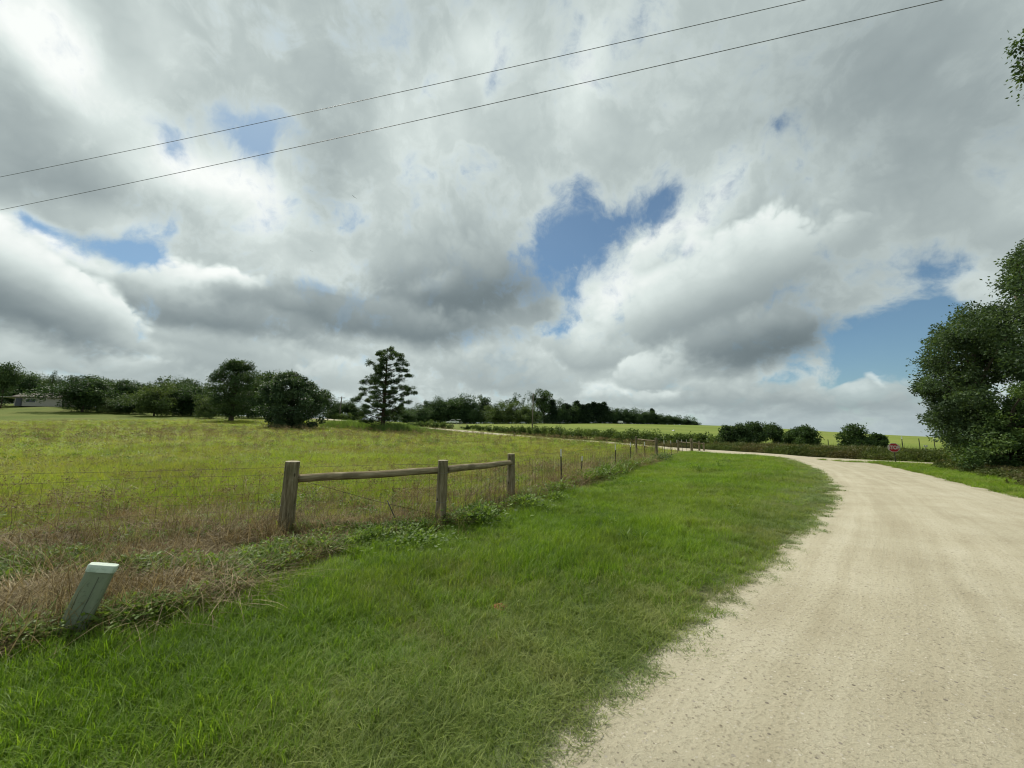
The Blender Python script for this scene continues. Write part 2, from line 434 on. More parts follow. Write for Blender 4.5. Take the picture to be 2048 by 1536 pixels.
for (px, py, Y) in ((1460, 852, 600), (1700, 868, 500), (1900, 880, 500), (2048, 884, 500), (1300, 850, 600), (1000, 847, 600), (600, 840, 600), (200, 820, 600)):
    c_px(px, py + 22, Y)
for t_ in (-75, -50, -25, 0, 20, 40, 55, 75): c_w(4000 * math.sin(R(t_)), 4000 * math.cos(R(t_)), -150.0)
CTRL = np.array(CTRL)

def _uv(x, y):
    r = np.hypot(x, y); th = np.arctan2(x, y)
    lr = np.log(r + 4.0)
    w_ = np.clip((r) / 6.0, 0, 1)
    return np.stack([np.sin(th) * 2.4 * w_, np.cos(th) * 2.4 * w_, lr * 1.5], -1)
_C = _uv(CTRL[:, 0], CTRL[:, 1])
def _phi(d): return d                           # biharmonic in three dimensions
_d = np.linalg.norm(_C[:, None] - _C[None], axis=-1)
_n = len(_C)
_A = np.zeros((_n + 4, _n + 4)); _A[:_n, :_n] = _phi(_d) - np.eye(_n) * 0.004
_A[:_n, _n] = 1; _A[:_n, _n + 1:] = _C; _A[_n, :_n] = 1; _A[_n + 1:, :_n] = _C.T
# heights are solved in sight-angle units so that far and near fit equally well
_sc = lambda r: 1.0 + r / 12.0
_z = CTRL[:, 2] / _sc(np.hypot(CTRL[:, 0], CTRL[:, 1]))
_wt = np.linalg.solve(_A, np.concatenate([_z, np.zeros(4)]))
def Hv(x, y):
    x = np.atleast_1d(np.asarray(x, float)); y = np.atleast_1d(np.asarray(y, float))
    shp = x.shape; x = x.ravel(); y = y.ravel(); out_ = np.empty(len(x))
    for i in range(0, len(x), 20000):
        u = _uv(x[i:i + 20000], y[i:i + 20000])
        d = np.linalg.norm(u[:, None] - _C[None], axis=-1)
        out_[i:i + 20000] = _phi(d) @ _wt[:_n] + _wt[_n] + u @ _wt[_n + 1:]
    h = out_ * _sc(np.hypot(x, y))
    r = np.hypot(x, y)
    h = h + 0.018 * (np.sin(x * 1.9 + y * .7) * np.sin(y * 1.6 - x * .5)) * np.clip(r / 6, 0, 1)
    return h.reshape(shp)
def H(x, y): return float(Hv(x, y)[0])
def ground_at(px, py, ymax=260.0, lift=0.0):
    """where a sight line first meets the ground"""
    v = ray(px, py)
    Y = np.geomspace(1.5, ymax, 900)
    zs = EYE + v.z * Y; hs = Hv(v.x * Y, Y) + lift
    k = np.argmax(zs <= hs)
    if not (zs <= hs).any(): k = len(Y) - 1
    if k > 0:
        a0 = zs[k - 1] - hs[k - 1]; a1 = zs[k] - hs[k]
        t = a0 / (a0 - a1) if a0 != a1 else 0
        Yk = Y[k - 1] + (Y[k] - Y[k - 1]) * min(max(t, 0), 1)
    else: Yk = Y[0]
    return Vector((v.x * Yk, Yk, H(v.x * Yk, Yk)))

# ---------------------------------------------------------------- courses of road and fence
def densify(pts, step):
    out_ = []
    for a, b in zip(pts[:-1], pts[1:]):
        a = np.array(a, float); b = np.array(b, float)
        k = max(1, int(np.linalg.norm(b - a) / step))
        for i in range(k): out_.append(a + (b - a) * i / k)
    out_.append(np.array(pts[-1], float))
    return np.array(out_)
def smooth(p, it=3):
    p = np.array(p, float)
    for _ in range(it):
        q = p.copy(); q[1:-1] = (p[:-2] + 2 * p[1:-1] + p[2:]) / 4; p = q
    return p
def inpoly(x, y, poly):
    x = np.asarray(x); y = np.asarray(y); c = np.zeros(x.shape, bool)
    n_ = len(poly); j = n_ - 1
    for i in range(n_):
        xi, yi = poly[i]; xj, yj = poly[j]
        if yi != yj:
            c ^= ((yi > y) != (yj > y)) & (x < (xj - xi) * (y - yi) / (yj - yi) + xi)
        j = i
    return c
def pdist(x, y, line):
    """distance to a polyline"""
    x = np.asarray(x, float); y = np.asarray(y, float); best = np.full(x.shape, 1e9)
    for (ax, ay), (bx, by) in zip(line[:-1], line[1:]):
        dx, dy = bx - ax, by - ay; L = dx * dx + dy * dy
        t = np.clip(((x - ax) * dx + (y - ay) * dy) / L, 0, 1)
        best = np.minimum(best, np.hypot(x - ax - t * dx, y - ay - t * dy))
    return best

EDGE_L = [(-30, -26), (-14, -11), (-5.2, -3.0), (-1.35, .85)] + [tuple(ground_at(px, py)[:2]) for px, py in
          ((1100, 1530), (1235, 1400), (1370, 1290), (1440, 1235), (1500, 1180), (1590, 1110), (1640, 1050), (1662, 1005), (1655, 965), (1630, 940), (1588, 922), (1540, 914))] + [(20.6, 39.5), (20.0, 45.5)]
EDGE_R = [(-22, -28), (-6, -13), (3.0, -3.2), (8.2, 3.0)] + [tuple(ground_at(px, py)[:2]) for px, py in
          ((2048, 1001), (2000, 986), (1941, 974), (1873, 955), (1825, 944), (1786, 935), (1763, 929.5))] + [(26.3, 29.3)]
CROSS = [(75, -6), (58, 5), (44, 15), (35, 22.5), (29.3, 29.5), (26.2, 36.5), (23.6, 44), (19.8, 56), (14.5, 68), (6.5, 79)] + \
        [tuple(ground_at(px, py)[:2]) for px, py in ((1030, 872), (960, 865), (880, 858.5), (800, 852), (740, 846), (690, 842), (650, 838))] + [(-78, 139), (-110, 150)]
EDGE_L = smooth(densify(EDGE_L, .8), 4); EDGE_R = smooth(densify(EDGE_R, .8), 4)
CROSS = smooth(densify(CROSS, 2.0), 10)
# the camera-side edge wanders
def wander(p, amp, fr):
    q = p.copy(); t = np.cumsum(np.r_[0, np.linalg.norm(np.diff(p, axis=0), axis=1)])
    d = np.gradient(p, axis=0); nrm = np.stack([-d[:, 1], d[:, 0]], -1); nrm /= np.linalg.norm(nrm, axis=1)[:, None] + 1e-9
    off_ = amp * (np.sin(t * fr) * .5 + np.sin(t * fr * 2.3 + 1) * .35 + np.sin(t * fr * 5.1 + 2) * .25)
    return q + nrm * off_[:, None]
MAIN_POLY = np.vstack([EDGE_L, EDGE_R[::-1]])
_cd = np.gradient(CROSS, axis=0); _cn = np.stack([-_cd[:, 1], _cd[:, 0]], -1); _cn /= np.linalg.norm(_cn, axis=1)[:, None]
CW = 2.5
CROSS_POLY = np.vstack([CROSS + _cn * CW, (CROSS - _cn * CW)[::-1]])

FENCE_PX = [(570, 1070), (880, 1052), (1021, 1003), (1123, 973), (1162, 959), (1231, 943), (1262, 931), (1290.5, 925), (1314, 918), (1329.5, 914), (1343, 911), (1355, 907.5), (1365, 905.5), (1374, 904), (1383.7, 903), (1399, 902.5)]
FENCE = [tuple(ground_at(px, py)[:2]) for px, py in FENCE_PX]
_f0 = np.array(FENCE[0]); LEFTF = [(_f0[0] - 11.5, _f0[1] - 4.9), (_f0[0] - 3.1, _f0[1] - 1.25)]
FLINE = LEFTF + FENCE
WEED_LINE = [tuple(ground_at(px, py)[:2]) for px, py in ((-700, 1500), (-200, 1400), (0, 1330), (150, 1292), (300, 1262), (430, 1215), (540, 1165), (640, 1122), (760, 1092), (880, 1070), (1000, 1030), (1060, 1008), (1130, 985), (1180, 968), (1240, 950), (1300, 932))] + [FENCE[10], FENCE[15]]
WEED_POLY = FLINE[:] + WEED_LINE[::-1]
VERGE_POLY = [(-30, -9)] + FLINE + [tuple(p) for p in EDGE_L[::-1] if p[1] < 46] 
def road_mask(x, y):
    return inpoly(x, y, MAIN_POLY) | inpoly(x, y, CROSS_POLY)

# ---------------------------------------------------------------- ground sheet
def make_ground():
    th = np.r_[np.arange(-180, -60, 3.0), np.arange(-60, 60, 0.28), np.arange(60, 180, 3.0)]
    rr = np.r_[0.25, np.geomspace(0.6, 400, 330), np.geomspace(430, 6000, 24)]
    T, Rr = np.meshgrid(np.radians(th), rr, indexing='xy')
    X = Rr * np.sin(T); Y = Rr * np.cos(T)
    Z = Hv(X, Y)
    rm = road_mask(X, Y)
    dl = np.minimum(pdist(X, Y, EDGE_L), pdist(X, Y, EDGE_R))
    dcr = np.abs(pdist(X, Y, CROSS) - CW)
    dm = np.where(rm, np.minimum(dl, dcr), 0)
    Z = Z - np.clip(dm * 0.4, 0, 0.07)
    nt_, nr_ = len(th), len(rr)
    idx = np.arange(nt_ * nr_).reshape(nr_, nt_)
    a = idx[:-1]; b = idx[1:]
    F = np.stack([a, np.roll(a, -1, 1), np.roll(b, -1, 1), b], -1).reshape(-1, 4)[:, ::-1]
    V = np.stack([X, Y, Z], -1).reshape(-1, 3)
    # zones
    x, y = V[:, 0], V[:, 1]
    verge = inpoly(x, y, VERGE_POLY).astype(float)
    df = pdist(x, y, FLINE)
    sd_ = np.where(verge > .5, df, -df)
    right = ((x > 0) & (pdist(x, y, EDGE_R) < 6) & ~rm.ravel()).astype(float)
    vz = np.clip(np.maximum(np.clip((sd_ + .1) / .8, 0, 1) * (np.hypot(x, y) < 60), right), 0, 1)
    wz = inpoly(x, y, WEED_POLY).astype(float)
    dry = .9 * wz + np.exp(-((sd_ + 1.3) / 1.9) ** 2) * (df < 7) * np.clip(1.4 - np.hypot(x, y) / 45, 0, 1)
    dc = pdist(x, y, CROSS)
    hill = (np.hypot(x, y) > 55) & ~inpoly(x, y, np.vstack([CROSS, [(-200, 150), (-200, -50), (60, -50)]]))
    sh = np.clip(1 - pdist(x, y, EDGE_L) / .55, 0, 1) + np.clip(1 - pdist(x, y, EDGE_R) / .5, 0, 1)
    me = np_mesh('ground', V, F, MAT_GROUND, smooth=True)
    for nm, val in (('shoulderz', np.clip(sh, 0, 1)), ('vergez', vz), ('dryz', dry), ('hillz', hill.astype(float))):
        t_ = me.attributes.new(nm, 'FLOAT', 'POINT'); t_.data.foreach_set('value', val.astype(np.float32))
    tag(link('ground', me), kind='structure')

m_, n = mat('ground_turf'); MAT_GROUND = m_
p = wpos(n)
na = n.noise(p, 0.11, 6, 0.62).outputs[0]
nb = n.noise(p, 1.1, 6, 0.7).outputs[0]
nc = n.noise(n.v('MULTIPLY', p, (0.5, 1, 1)), 0.035, 4, 0.55).outputs[0]
fine = n.noise(p, 9.0, 5, 0.7).outputs[0]
fld = n.ramp(n.m('ADD', n.m('MULTIPLY', na, .6), n.m('MULTIPLY', nb, .4)),
             [(0.32, (.060, .090, .015)), (0.44, (.100, .138, .023)), (0.56, (.135, .160, .034)), (0.70, (.140, .125, .048))])
hil = n.ramp(n.m('ADD', n.m('MULTIPLY', nc, .7), n.m('MULTIPLY', nb, .3)), [(0.35, (.115, .165, .028)), (0.5, (.165, .215, .042)), (0.65, (.210, .235, .058))])
vrg = n.ramp(nb, [(0.3, (.030, .045, .012)), (0.6, (.060, .090, .020)), (0.8, (.14, .11, .06))])
dry = n.ramp(nb, [(0.3, (.070, .050, .030)), (0.55, (.170, .125, .075)), (0.75, (.24, .19, .12))])
def attr(n, nm): return n.n('ShaderNodeAttribute', attribute_name=nm).outputs['Fac']
c = n.mix(attr(n, 'hillz'), fld, hil)
c = n.mix(attr(n, 'vergez'), c, vrg)
c = n.mix(n.m('MULTIPLY', attr(n, 'dryz'), n.mr(nb, .30, .52), clamp=True), c, dry)
c = n.mix(n.m('MULTIPLY', attr(n, 'shoulderz'), 1.6, clamp=True), c, n.ramp(nb, [(.35, (.30, .25, .17)), (.65, (.44, .39, .28))]))
c = n.mix(n.mr(fine, .35, .65, .0, .45), c, n.mix(1.0, c, (.45, .42, .4), 'MULTIPLY'))
principled(n, c, 0.95, 0.1, (n.m('ADD', fine, nb), 0.6, 0.06))
make_ground()

# ---------------------------------------------------------------- roads of crushed limestone
m_, n = mat('crushed_limestone'); MAT_ROAD = m_
p = wpos(n)
uvn = n.n('ShaderNodeUVMap', uv_map='UVMap').outputs[0]
su = n.n('ShaderNodeSeparateXYZ', {0: uvn})
grit = n.noise(p, 38.0, 6, 0.75).outputs[0]
grit2 = n.noise(p, 150.0, 3, 0.6).outputs[0]
vor = n.n('ShaderNodeTexVoronoi', {'Vector': p, 'Scale': 34.0, 'Randomness': 1.0}, feature='F1')
vor2 = n.n('ShaderNodeTexVoronoi', {'Vector': p, 'Scale': 12.0, 'Randomness': 1.0}, feature='F1')
patch = n.noise(p, 0.9, 5, 0.6).outputs[0]
# wheel tracks: bands that follow the road
band = n.noise(n.v('MULTIPLY', n.v('ADD', uvn, n.v('SCALE', n.noise(p, .35, 2, .5).outputs['Color'], scale=.5)), (2.2, 0.07, 1)), 1.6, 3, 0.5).outputs[0]
track = n.noise(n.v('MULTIPLY', n.v('ADD', uvn, n.v('SCALE', n.noise(p, .8, 3, .5).outputs['Color'], scale=.25)), (15.0, 0.25, 1)), 1.0, 3, 0.6).outputs[0]
base = n.ramp(n.m('ADD', n.m('MULTIPLY', patch, .5), n.m('MULTIPLY', band, .5)),
              [(0.32, (.315, .282, .195)), (0.50, (.390, .358, .258)), (0.68, (.460, .430, .325))])
base = n.mix(n.mr(track, .54, .74, 0, .14), base, (.60, .55, .43))
base = n.mix(n.mr(grit, .49, .70, 0, .70), base, (.165, .150, .100))
base = n.mix(n.mr(grit2, .55, .8, 0, .45), base, (.78, .74, .63))
peb = n.m('LESS_THAN', vor.outputs['Distance'], 0.26)
vs_ = n.n('ShaderNodeSeparateXYZ', {0: vor.outputs['Color']})
peb = n.m('MULTIPLY', peb, n.m('GREATER_THAN', vs_.outputs[0], 0.55))
base = n.mix(peb, base, n.mix(vs_.outputs[1], (.19, .165, .12), (.54, .50, .40)))
v2 = n.n('ShaderNodeSeparateXYZ', {0: vor2.outputs['Color']})
peb2 = n.m('MULTIPLY', n.m('LESS_THAN', vor2.outputs['Distance'], .13), n.m('GREATER_THAN', v2.outputs[0], .35))
base = n.mix(peb2, base, n.mix(v2.outputs[1], (.15, .13, .10), (.50, .47, .39)))
hh = n.m('ADD', n.m('MULTIPLY', grit, .6), n.m('ADD', n.m('MULTIPLY', peb, .5), n.m('MULTIPLY', track, .22)))
principled(n, base, 0.92, 0.15, (hh, 1.0, 0.03))

def ribbon(name, left, right, nx, lift=0.006, crown=0.05):
    L = len(left); u = np.linspace(0, 1, nx)
    X = left[:, None, 0] * (1 - u) + right[:, None, 0] * u
    Y = left[:, None, 1] * (1 - u) + right[:, None, 1] * u
    Z = Hv(X, Y) + lift + crown * (1 - (2 * u - 1) ** 2)
    ed = (u == 0) | (u == 1); Z[:, ed] -= 0.10          # shoulders dive into the soil
    idx = np.arange(L * nx).reshape(L, nx)
    F = np.stack([idx[:-1, :-1], idx[:-1, 1:], idx[1:, 1:], idx[1:, :-1]], -1).reshape(-1, 4)
    V = np.stack([X, Y, Z], -1).reshape(-1, 3)
    me = np_mesh(name, V, F, MAT_ROAD, smooth=True)
    ln = np.cumsum(np.r_[0, np.linalg.norm(np.diff(.5 * (left + right), axis=0), axis=1)])
    wd = np.linalg.norm(left - right, axis=1).mean()
    UV = np.stack([np.broadcast_to(u * wd, (L, nx)), np.broadcast_to(ln[:, None], (L, nx))], -1).reshape(-1, 2)
    uvl = me.uv_layers.new(name='UVMap')
    uvl.data.foreach_set('uv', UV[F.ravel()].astype(np.float32).ravel())
    nz = me.polygons[0].normal.z
    if nz < 0: me.flip_normals()
    return tag(link(name, me), kind='structure')

def resample(p, k):
    t = np.r_[0, np.cumsum(np.linalg.norm(np.diff(p, axis=0), axis=1))]
    s_ = np.linspace(0, t[-1], k)
    return np.stack([np.interp(s_, t, p[:, 0]), np.interp(s_, t, p[:, 1])], -1)
# main road, matched stations: from behind the camera up to the junction
_l = EDGE_L[EDGE_L[:, 1] < 36.5]; _r = np.vstack([EDGE_R, [(26.0, 31.6), (24.2, 36.5)]])
iL = np.argmin(np.hypot(_l[:, 0] - 1.4, _l[:, 1] - 3.3)); iR = np.argmin(np.hypot(_r[:, 0] - 7.0, _r[:, 1] - 2.0))
ML = np.vstack([resample(_l[:iL + 1], 60)[:-1], resample(_l[iL:], 160)])
MR = np.vstack([resample(_r[:iR + 1], 60)[:-1], resample(_r[iR:], 160)])
_dn = ML - MR; _dn /= np.linalg.norm(_dn, axis=1)[:, None]
ribbon('gravel_road', ML + _dn * .35, MR - _dn * .25, 60, 0.012, 0.06)
ribbon('crossing_road', CROSS + _cn * CW, CROSS - _cn * CW, 14, 0.05, 0.03)

# ---------------------------------------------------------------- foliage meshes
def unit(v): return v / (np.linalg.norm(v, axis=-1, keepdims=True) + 1e-9)
def leaf_quads(pos, d, nrm, L, Wd):
    """diamond leaves: base at pos, growing along d, in the plane given by nrm"""
    d = unit(d); s_ = unit(np.cross(d, nrm))
    L = np.broadcast_to(L, (len(pos),))[:, None]; Wd = np.broadcast_to(Wd, (len(pos),))[:, None]
    a = pos; b = pos + d * L * .45 + s_ * Wd * .5; c = pos + d * L; e = pos + d * L * .45 - s_ * Wd * .5
    V = np.stack([a, b, c, e], 1).reshape(-1, 3)
    F = np.arange(len(V)).reshape(-1, 4)
    return V, F

def puff_leaves(g, centres, radii, per, L, Wd, flat=1.0, hollow=0.55, droop=0.0, shape_noise=0.35):
    """leaves on the outer part of overlapping puffs"""
    centres = np.asarray(centres, float); k = len(centres)
    radii = np.broadcast_to(radii, (k,)); per = np.broadcast_to(per, (k,)).astype(int)
    ci = np.repeat(np.arange(k), per); n_ = len(ci)
    dirv = unit(g.normal(size=(n_, 3)))
    lob = 1 + shape_noise * (np.sin(dirv[:, 0] * 5 + ci * 1.3) * np.sin(dirv[:, 1] * 6 + ci * 2.1) + .6 * np.sin(dirv[:, 2] * 8 + ci))
    rad = radii[ci] * (hollow + (1 - hollow) * g.random(n_) ** .6) * lob
    off_ = dirv * rad[:, None]; off_[:, 2] *= flat
    pos = centres[ci] + off_
    d = unit(dirv + g.normal(size=(n_, 3)) * .8 + np.array([0, 0, -droop]))
    nr = unit(dirv + g.normal(size=(n_, 3)) * .7 + np.array([0, 0, .5]))
    sc = .6 + .8 * g.random(n_)
    V, F = leaf_quads(pos, d, nr, L * sc, Wd * sc)
    # leaf tone: clumps differ from one another
    tone = np.clip(g.random(k)[ci] * .68 + g.random(n_) * .32, 0, 1)
    return V, F, tone

def join(parts):
    V = []; F = []; T = []; b = 0
    for v, f, t in parts:
        V.append(v); F.append(f + b); T.append(t); b += len(v)
    return np.vstack(V), np.vstack(F), np.concatenate(T)

M_BARK = simple('bark', (.085, .072, .058), .95, .1, .4, 14, bump=.8)
M_BARKP = simple('pine_bark', (.055, .042, .032), .95, .1, .4, 10, bump=.8)
M_OAK = leafmat('oak_leaves', ((0.0193, 0.039, 0.0162), (0.0442, 0.0826, 0.0292), (0.0856, 0.138, 0.0454)), .25, .30)
M_WOOD = leafmat('wood_leaves', ((0.023, 0.0468, 0.0218), (0.0488, 0.0904, 0.0371), (0.0947, 0.1482, 0.0572)), .12, .28)
M_PINE = leafmat('pine_needles', ((0.027, 0.0514, 0.0238), (0.054, 0.0954, 0.0357), (0.1115, 0.1562, 0.0516)), .2, .22)
M_CEDAR = leafmat('cedar_leaves', ((0.0126, 0.0301, 0.0177), (0.0277, 0.0548, 0.0296), (0.0567, 0.089, 0.0414)), .15, .2)
M_LIGHT = leafmat('pale_leaves', ((0.0432, 0.0718, 0.0254), (0.0825, 0.1242, 0.0448), (0.1332, 0.1794, 0.067)), .15, .35)
M_BUSH = leafmat('drooping_leaves', ((0.0159, 0.0374, 0.0187), (0.045, 0.0835, 0.0373), (0.1126, 0.1656, 0.0778)), .5, .28, spec=.25)
M_HEDGE = leafmat('hedge_leaves', ((0.0324, 0.0576, 0.0162), (0.0792, 0.126, 0.0324), (0.171, 0.225, 0.0576)), .5, .32)
M_VINE = leafmat('vine_leaves', ((0.0162, 0.0352, 0.0127), (0.0512, 0.0938, 0.0285), (0.1619, 0.2346, 0.0712)), .5, .35)

def trunk_mesh(g, h, r0, limbs, mt, lean=(0, 0), n_=8):
    """tapered trunk; limbs = list of (height, tip offset, radius)"""
    b = MB(); pts = []; k = 9
    for i in range(k):
        t = i / (k - 1)
        pts.append((lean[0] * t + g.normal() * .004 * h * (i > 0), lean[1] * t + g.normal() * .004 * h * (i > 0), h * t - .02 * h * (i == 0)))
    rad = [r0 * (1.35 if i == 0 else 1) * (1 - .86 * (i / (k - 1))) for i in range(k)]
    b.tube(pts, rad, n_, wob=.15)
    for (hz, tip, r) in limbs:
        t = hz / h; p0 = Vector((lean[0] * t, lean[1] * t, hz)); tip = Vector(tip)
        mid = p0 + (tip - p0) * .5 + Vector((0, 0, (tip - p0).length * .06))
        b.tube([p0, mid, tip], [r, r * .65, r * .18], 5, caps=False)
    return b.mesh('trunk', mt)

def broad_crown(seed, n_puff, per, L, low=.12, wx=.5, top=1.0, prad=.14, cz=None, irr=.25):
    """unit tree, height 1, half-width wx"""
    g = np.random.default_rng(seed)
    cz = (low + top) / 2 if cz is None else cz
    C = []
    while len(C) < n_puff:
        d = unit(g.normal(size=3)); r = g.random() ** .4
        q = 1 + irr * math.sin(d[0] * 4 + seed) * math.sin(d[1] * 3.3 + seed * 2) + irr * .5 * math.sin(d[2] * 5 + seed)
        p = d * r * q * np.array([wx - prad * .7, wx - prad * .7, (top - low) / 2 - prad * .6])
        p[2] += cz
        if p[2] < low + prad * .3: continue
        C.append(p)
    C = np.array(C)
    rad = prad * (.65 + .6 * g.random(n_puff))
    V, F, T = puff_leaves(g, C, rad, per, L, L * .62, flat=.8)
    z0, z1 = np.percentile(V[:, 2], .3), np.percentile(V[:, 2], 99.7)
    zf = lambda z: max(low, 0) + (z - z0) / (z1 - z0) * (top - max(low, 0))
    wf = wx / np.percentile(np.abs(V[:, :2]), 99)
    V[:, 2] = zf(V[:, 2]); V[:, :2] *= wf
    tips = C[g.permutation(n_puff)[:10]].copy(); tips[:, 2] = zf(tips[:, 2]); tips[:, :2] *= wf
    return V, F, T, tips

def tree_variant(kind, seed):
    g = np.random.default_rng(seed)
    if kind == 'oak':
        V, F, T, tips = broad_crown(seed, 110, 230, .027, .0, .5, 1.0, .125, irr=.5)
        mt, bk, r0, th = M_WOOD, M_BARK, .022, .75
    elif kind == 'pale':
        V, F, T, tips = broad_crown(seed, 100, 220, .027, .02, .5, 1.0, .12, irr=.5)
        mt, bk, r0, th = M_LIGHT, M_BARK, .020, .75
    elif kind == 'pine':
        V, F, T, tips = broad_crown(seed, 60, 130, .032, .30, .36, 1.0, .11, irr=.4)
        mt, bk, r0, th = M_PINE, M_BARKP, .016, .93
    elif kind == 'wiry':
        V, F, T, tips = broad_crown(seed, 22, 90, .028, .55, .42, 1.0, .085, irr=.6)
        mt, bk, r0, th = M_PINE, M_BARKP, .014, .93
    elif kind == 'cedar':
        k = 60; z = g.random(k) ** .8; C = np.stack([g.normal(size=k), g.normal(size=k), z * .9 + .03], -1)
        C[:, :2] = unit(C[:, :2]) * ((1 - z * .93) * .28 * (.5 + .5 * g.random(k)))[:, None]
        V, F, T = puff_leaves(g, C, .105 * (1 - z * .55), 120, .034, .018, flat=1.2); tips = C[:4]
        mt, bk, r0, th = M_CEDAR, M_BARK, .016, .9
    limbs = [(min(th * .92, max(.12, t[2] * .6)), t, r0 * .45) for t in tips]
    tm = trunk_mesh(g, th, r0, limbs, bk)
    return np_mesh('crown', V, F, mt, rnd=T), tm
VAR = {k: [tree_variant(k, s_ * 17 + len(k)) for s_ in range(nv)] for k, nv in (('oak', 4), ('pale', 2), ('pine', 3), ('wiry', 2), ('cedar', 3))}

def place_tree(name, kind, px, top, base, wid, Y, label, cat, group=None, var=None):
    """base=None: stands on the ground wherever that is at depth Y"""
    v = ray(px, 800); X = v.x * Y
    h0 = H(X, Y); zt = EYE + ray(px, top).z * Y
    hgt = max(zt - h0, 1.0)
    widm = wid / FPX * Y / (1 if kind not in ('pine', 'wiry') else 1)
    nat = {'oak': 1.0, 'pale': 1.0, 'pine': .74, 'wiry': .84, 'cedar': .66}[kind]
    vs = VAR[kind]; cr, tr = vs[random.randrange(len(vs))] if var is None else vs[var]
    o = empty(name, (X, Y, h0 - .05), random.uniform(0, 6.28))
    sx = widm / nat
    for nm, me in (('crown', cr), ('trunk', tr)):
        c = link(nm, me, o); c.scale = (sx, sx, hgt) if nm == 'crown' else (min(sx, hgt), min(sx, hgt), hgt)
    tag(o, label, cat, group)
    return o

# --- the wood along the left horizon: x, top y, width px, depth, kind
LEFTWOOD = [
 (-30, 750, 70, 122, 'oak', 'dark broad tree cut by the left picture edge'), (4, 726, 40, 118, 'pine', 'tall dark pine at the far left edge, highest there'),
 (36, 746, 80, 146, 'oak', 'dark tree rising directly behind the left end of the white house'), (66, 752, 60, 150, 'oak', 'rounded dark tree behind the roof of the white house'),
 (99, 740, 44, 145, 'wiry', 'thin pine with a small crown held up above the trees behind the white house'), (122, 752, 50, 146, 'wiry', 'thin flat-topped pine just right of the small-crowned pine behind the house'),
 (148, 756, 50, 146, 'oak', 'dark tree filling the gap behind the right end of the house'),
 (168, 752, 104, 114, 'oak', 'large dark round tree at the right end of the white house'), (205, 757, 90, 130, 'oak', 'dark tree behind the right shoulder of the large round tree by the house'),
 (240, 762, 80, 128, 'oak', 'mid green tree, second to the right of the round tree by the house'), (232, 797, 56, 115, 'pale', 'low pale bush-like tree at the field edge right of the round tree by the house'),
 (275, 765, 70, 132, 'oak', 'dark tree in the left wood behind two low bushes'), (262, 792, 60, 116, 'oak', 'low dark tree at the field edge left of the pale-topped tree'),
 (312, 764, 92, 112, 'pale', 'broad pale-topped tree standing forward in the middle of the left wood'), (338, 756, 60, 140, 'pine', 'round-headed dark pine showing above the left wood'),
 (352, 772, 60, 128, 'oak', 'dark tree just right of the pale-topped tree in the left wood'), (385, 770, 74, 120, 'oak', 'wide dark tree midway between the pale-topped tree and the tall trunked pine'),
 (412, 772, 60, 130, 'oak', 'dark tree directly left of the tall trunked pine'), (422, 790, 60, 108, 'pale', 'small olive tree at the foot of the tall trunked pine'),
 (372, 758, 44, 142, 'pine', 'small dark pine top behind the wide dark tree of the left wood'),
 (500, 762, 60, 120, 'oak', 'dark tree between the tall trunked pine and the drooping bush tree'), (532, 744, 54, 128, 'pine', 'round dark crown peeping over between trunked pine and drooping bush tree'),
 (545, 770, 70, 125, 'oak', 'dark tree behind the left side of the drooping bush tree'), (620, 772, 60, 140, 'oak', 'dark tree behind the drooping bush tree'),
 (648, 784, 44, 138, 'pine', 'rounded pine just right of the drooping bush tree'), (672, 799, 46, 150, 'oak', 'dark tree below the crossarm pole'),
 (697, 802, 44, 150, 'pine', 'small pine right of the crossarm pole with sky showing through'), (718, 812, 40, 150, 'oak', 'last low dark tree before the lone pine'),
]
for i, (x, t_, wd, Y, k, lab) in enumerate(LEFTWOOD):
    nm = {'oak': 'oak_tree', 'pale': 'pale_tree', 'pine': 'pine_tree', 'wiry': 'thin_pine_tree'}[k]
    place_tree(nm, k, x, t_, None, wd, Y, lab, 'tree', 'trees of the left wood')

# --- the wood in the middle distance, sinking to the right
MIDWOOD = [
 (815, 822, 34, 150, 'oak', 'small dark tree just right of the lone pine'), (838, 812, 46, 175, 'oak', 'dark tree at the left end of the middle wood'),
 (858, 803, 44, 190, 'oak', 'rounded dark tree, second from the left end of the middle wood'), (876, 796, 46, 192, 'oak', 'dark tree third from the left end of the middle wood'),
 (898, 800, 44, 188, 'oak', 'dark tree directly above the hood of the white pickup'), (922, 791, 66, 190, 'oak', 'wide grey-green tree rising above the white pickup'),
 (948, 804, 40, 186, 'oak', 'low dark tree right of the white pickup'), (967, 791, 36, 198, 'pine', 'dark round-headed pine standing alone above the middle wood'),
 (990, 806, 60, 184, 'pale', 'pale green round tree in front of the wood, left one of two'), (1018, 800, 56, 190, 'pale', 'pale green tree behind the left pale tree'),
 (1032, 784, 48, 200, 'wiry', 'open-crowned tree with sky gaps left of the tall pole'), (1052, 808, 56, 184, 'pale', 'pale green round tree nearest the tall pole'),
 (1068, 778, 36, 198, 'wiry', 'wiry pine whose top meets the tall pole'), (1088, 778, 46, 198, 'pine', 'highest flat-crowned pine right of the tall pole'),
 (1104, 800, 44, 196, 'cedar', 'dark tree at the right foot of the highest flat-crowned pine'), (1118, 800, 46, 200, 'oak', 'rounded dark tree right of the flat-crowned pine'),
]
for (x, t_, wd, Y, k, lab) in MIDWOOD:
    nm = {'oak': 'oak_tree', 'pale': 'pale_tree', 'pine': 'pine_tree', 'wiry': 'thin_pine_tree', 'cedar': 'cedar_tree'}[k]
    place_tree(nm, k, x, t_, None, wd, Y, lab, 'tree', 'trees of the middle wood')
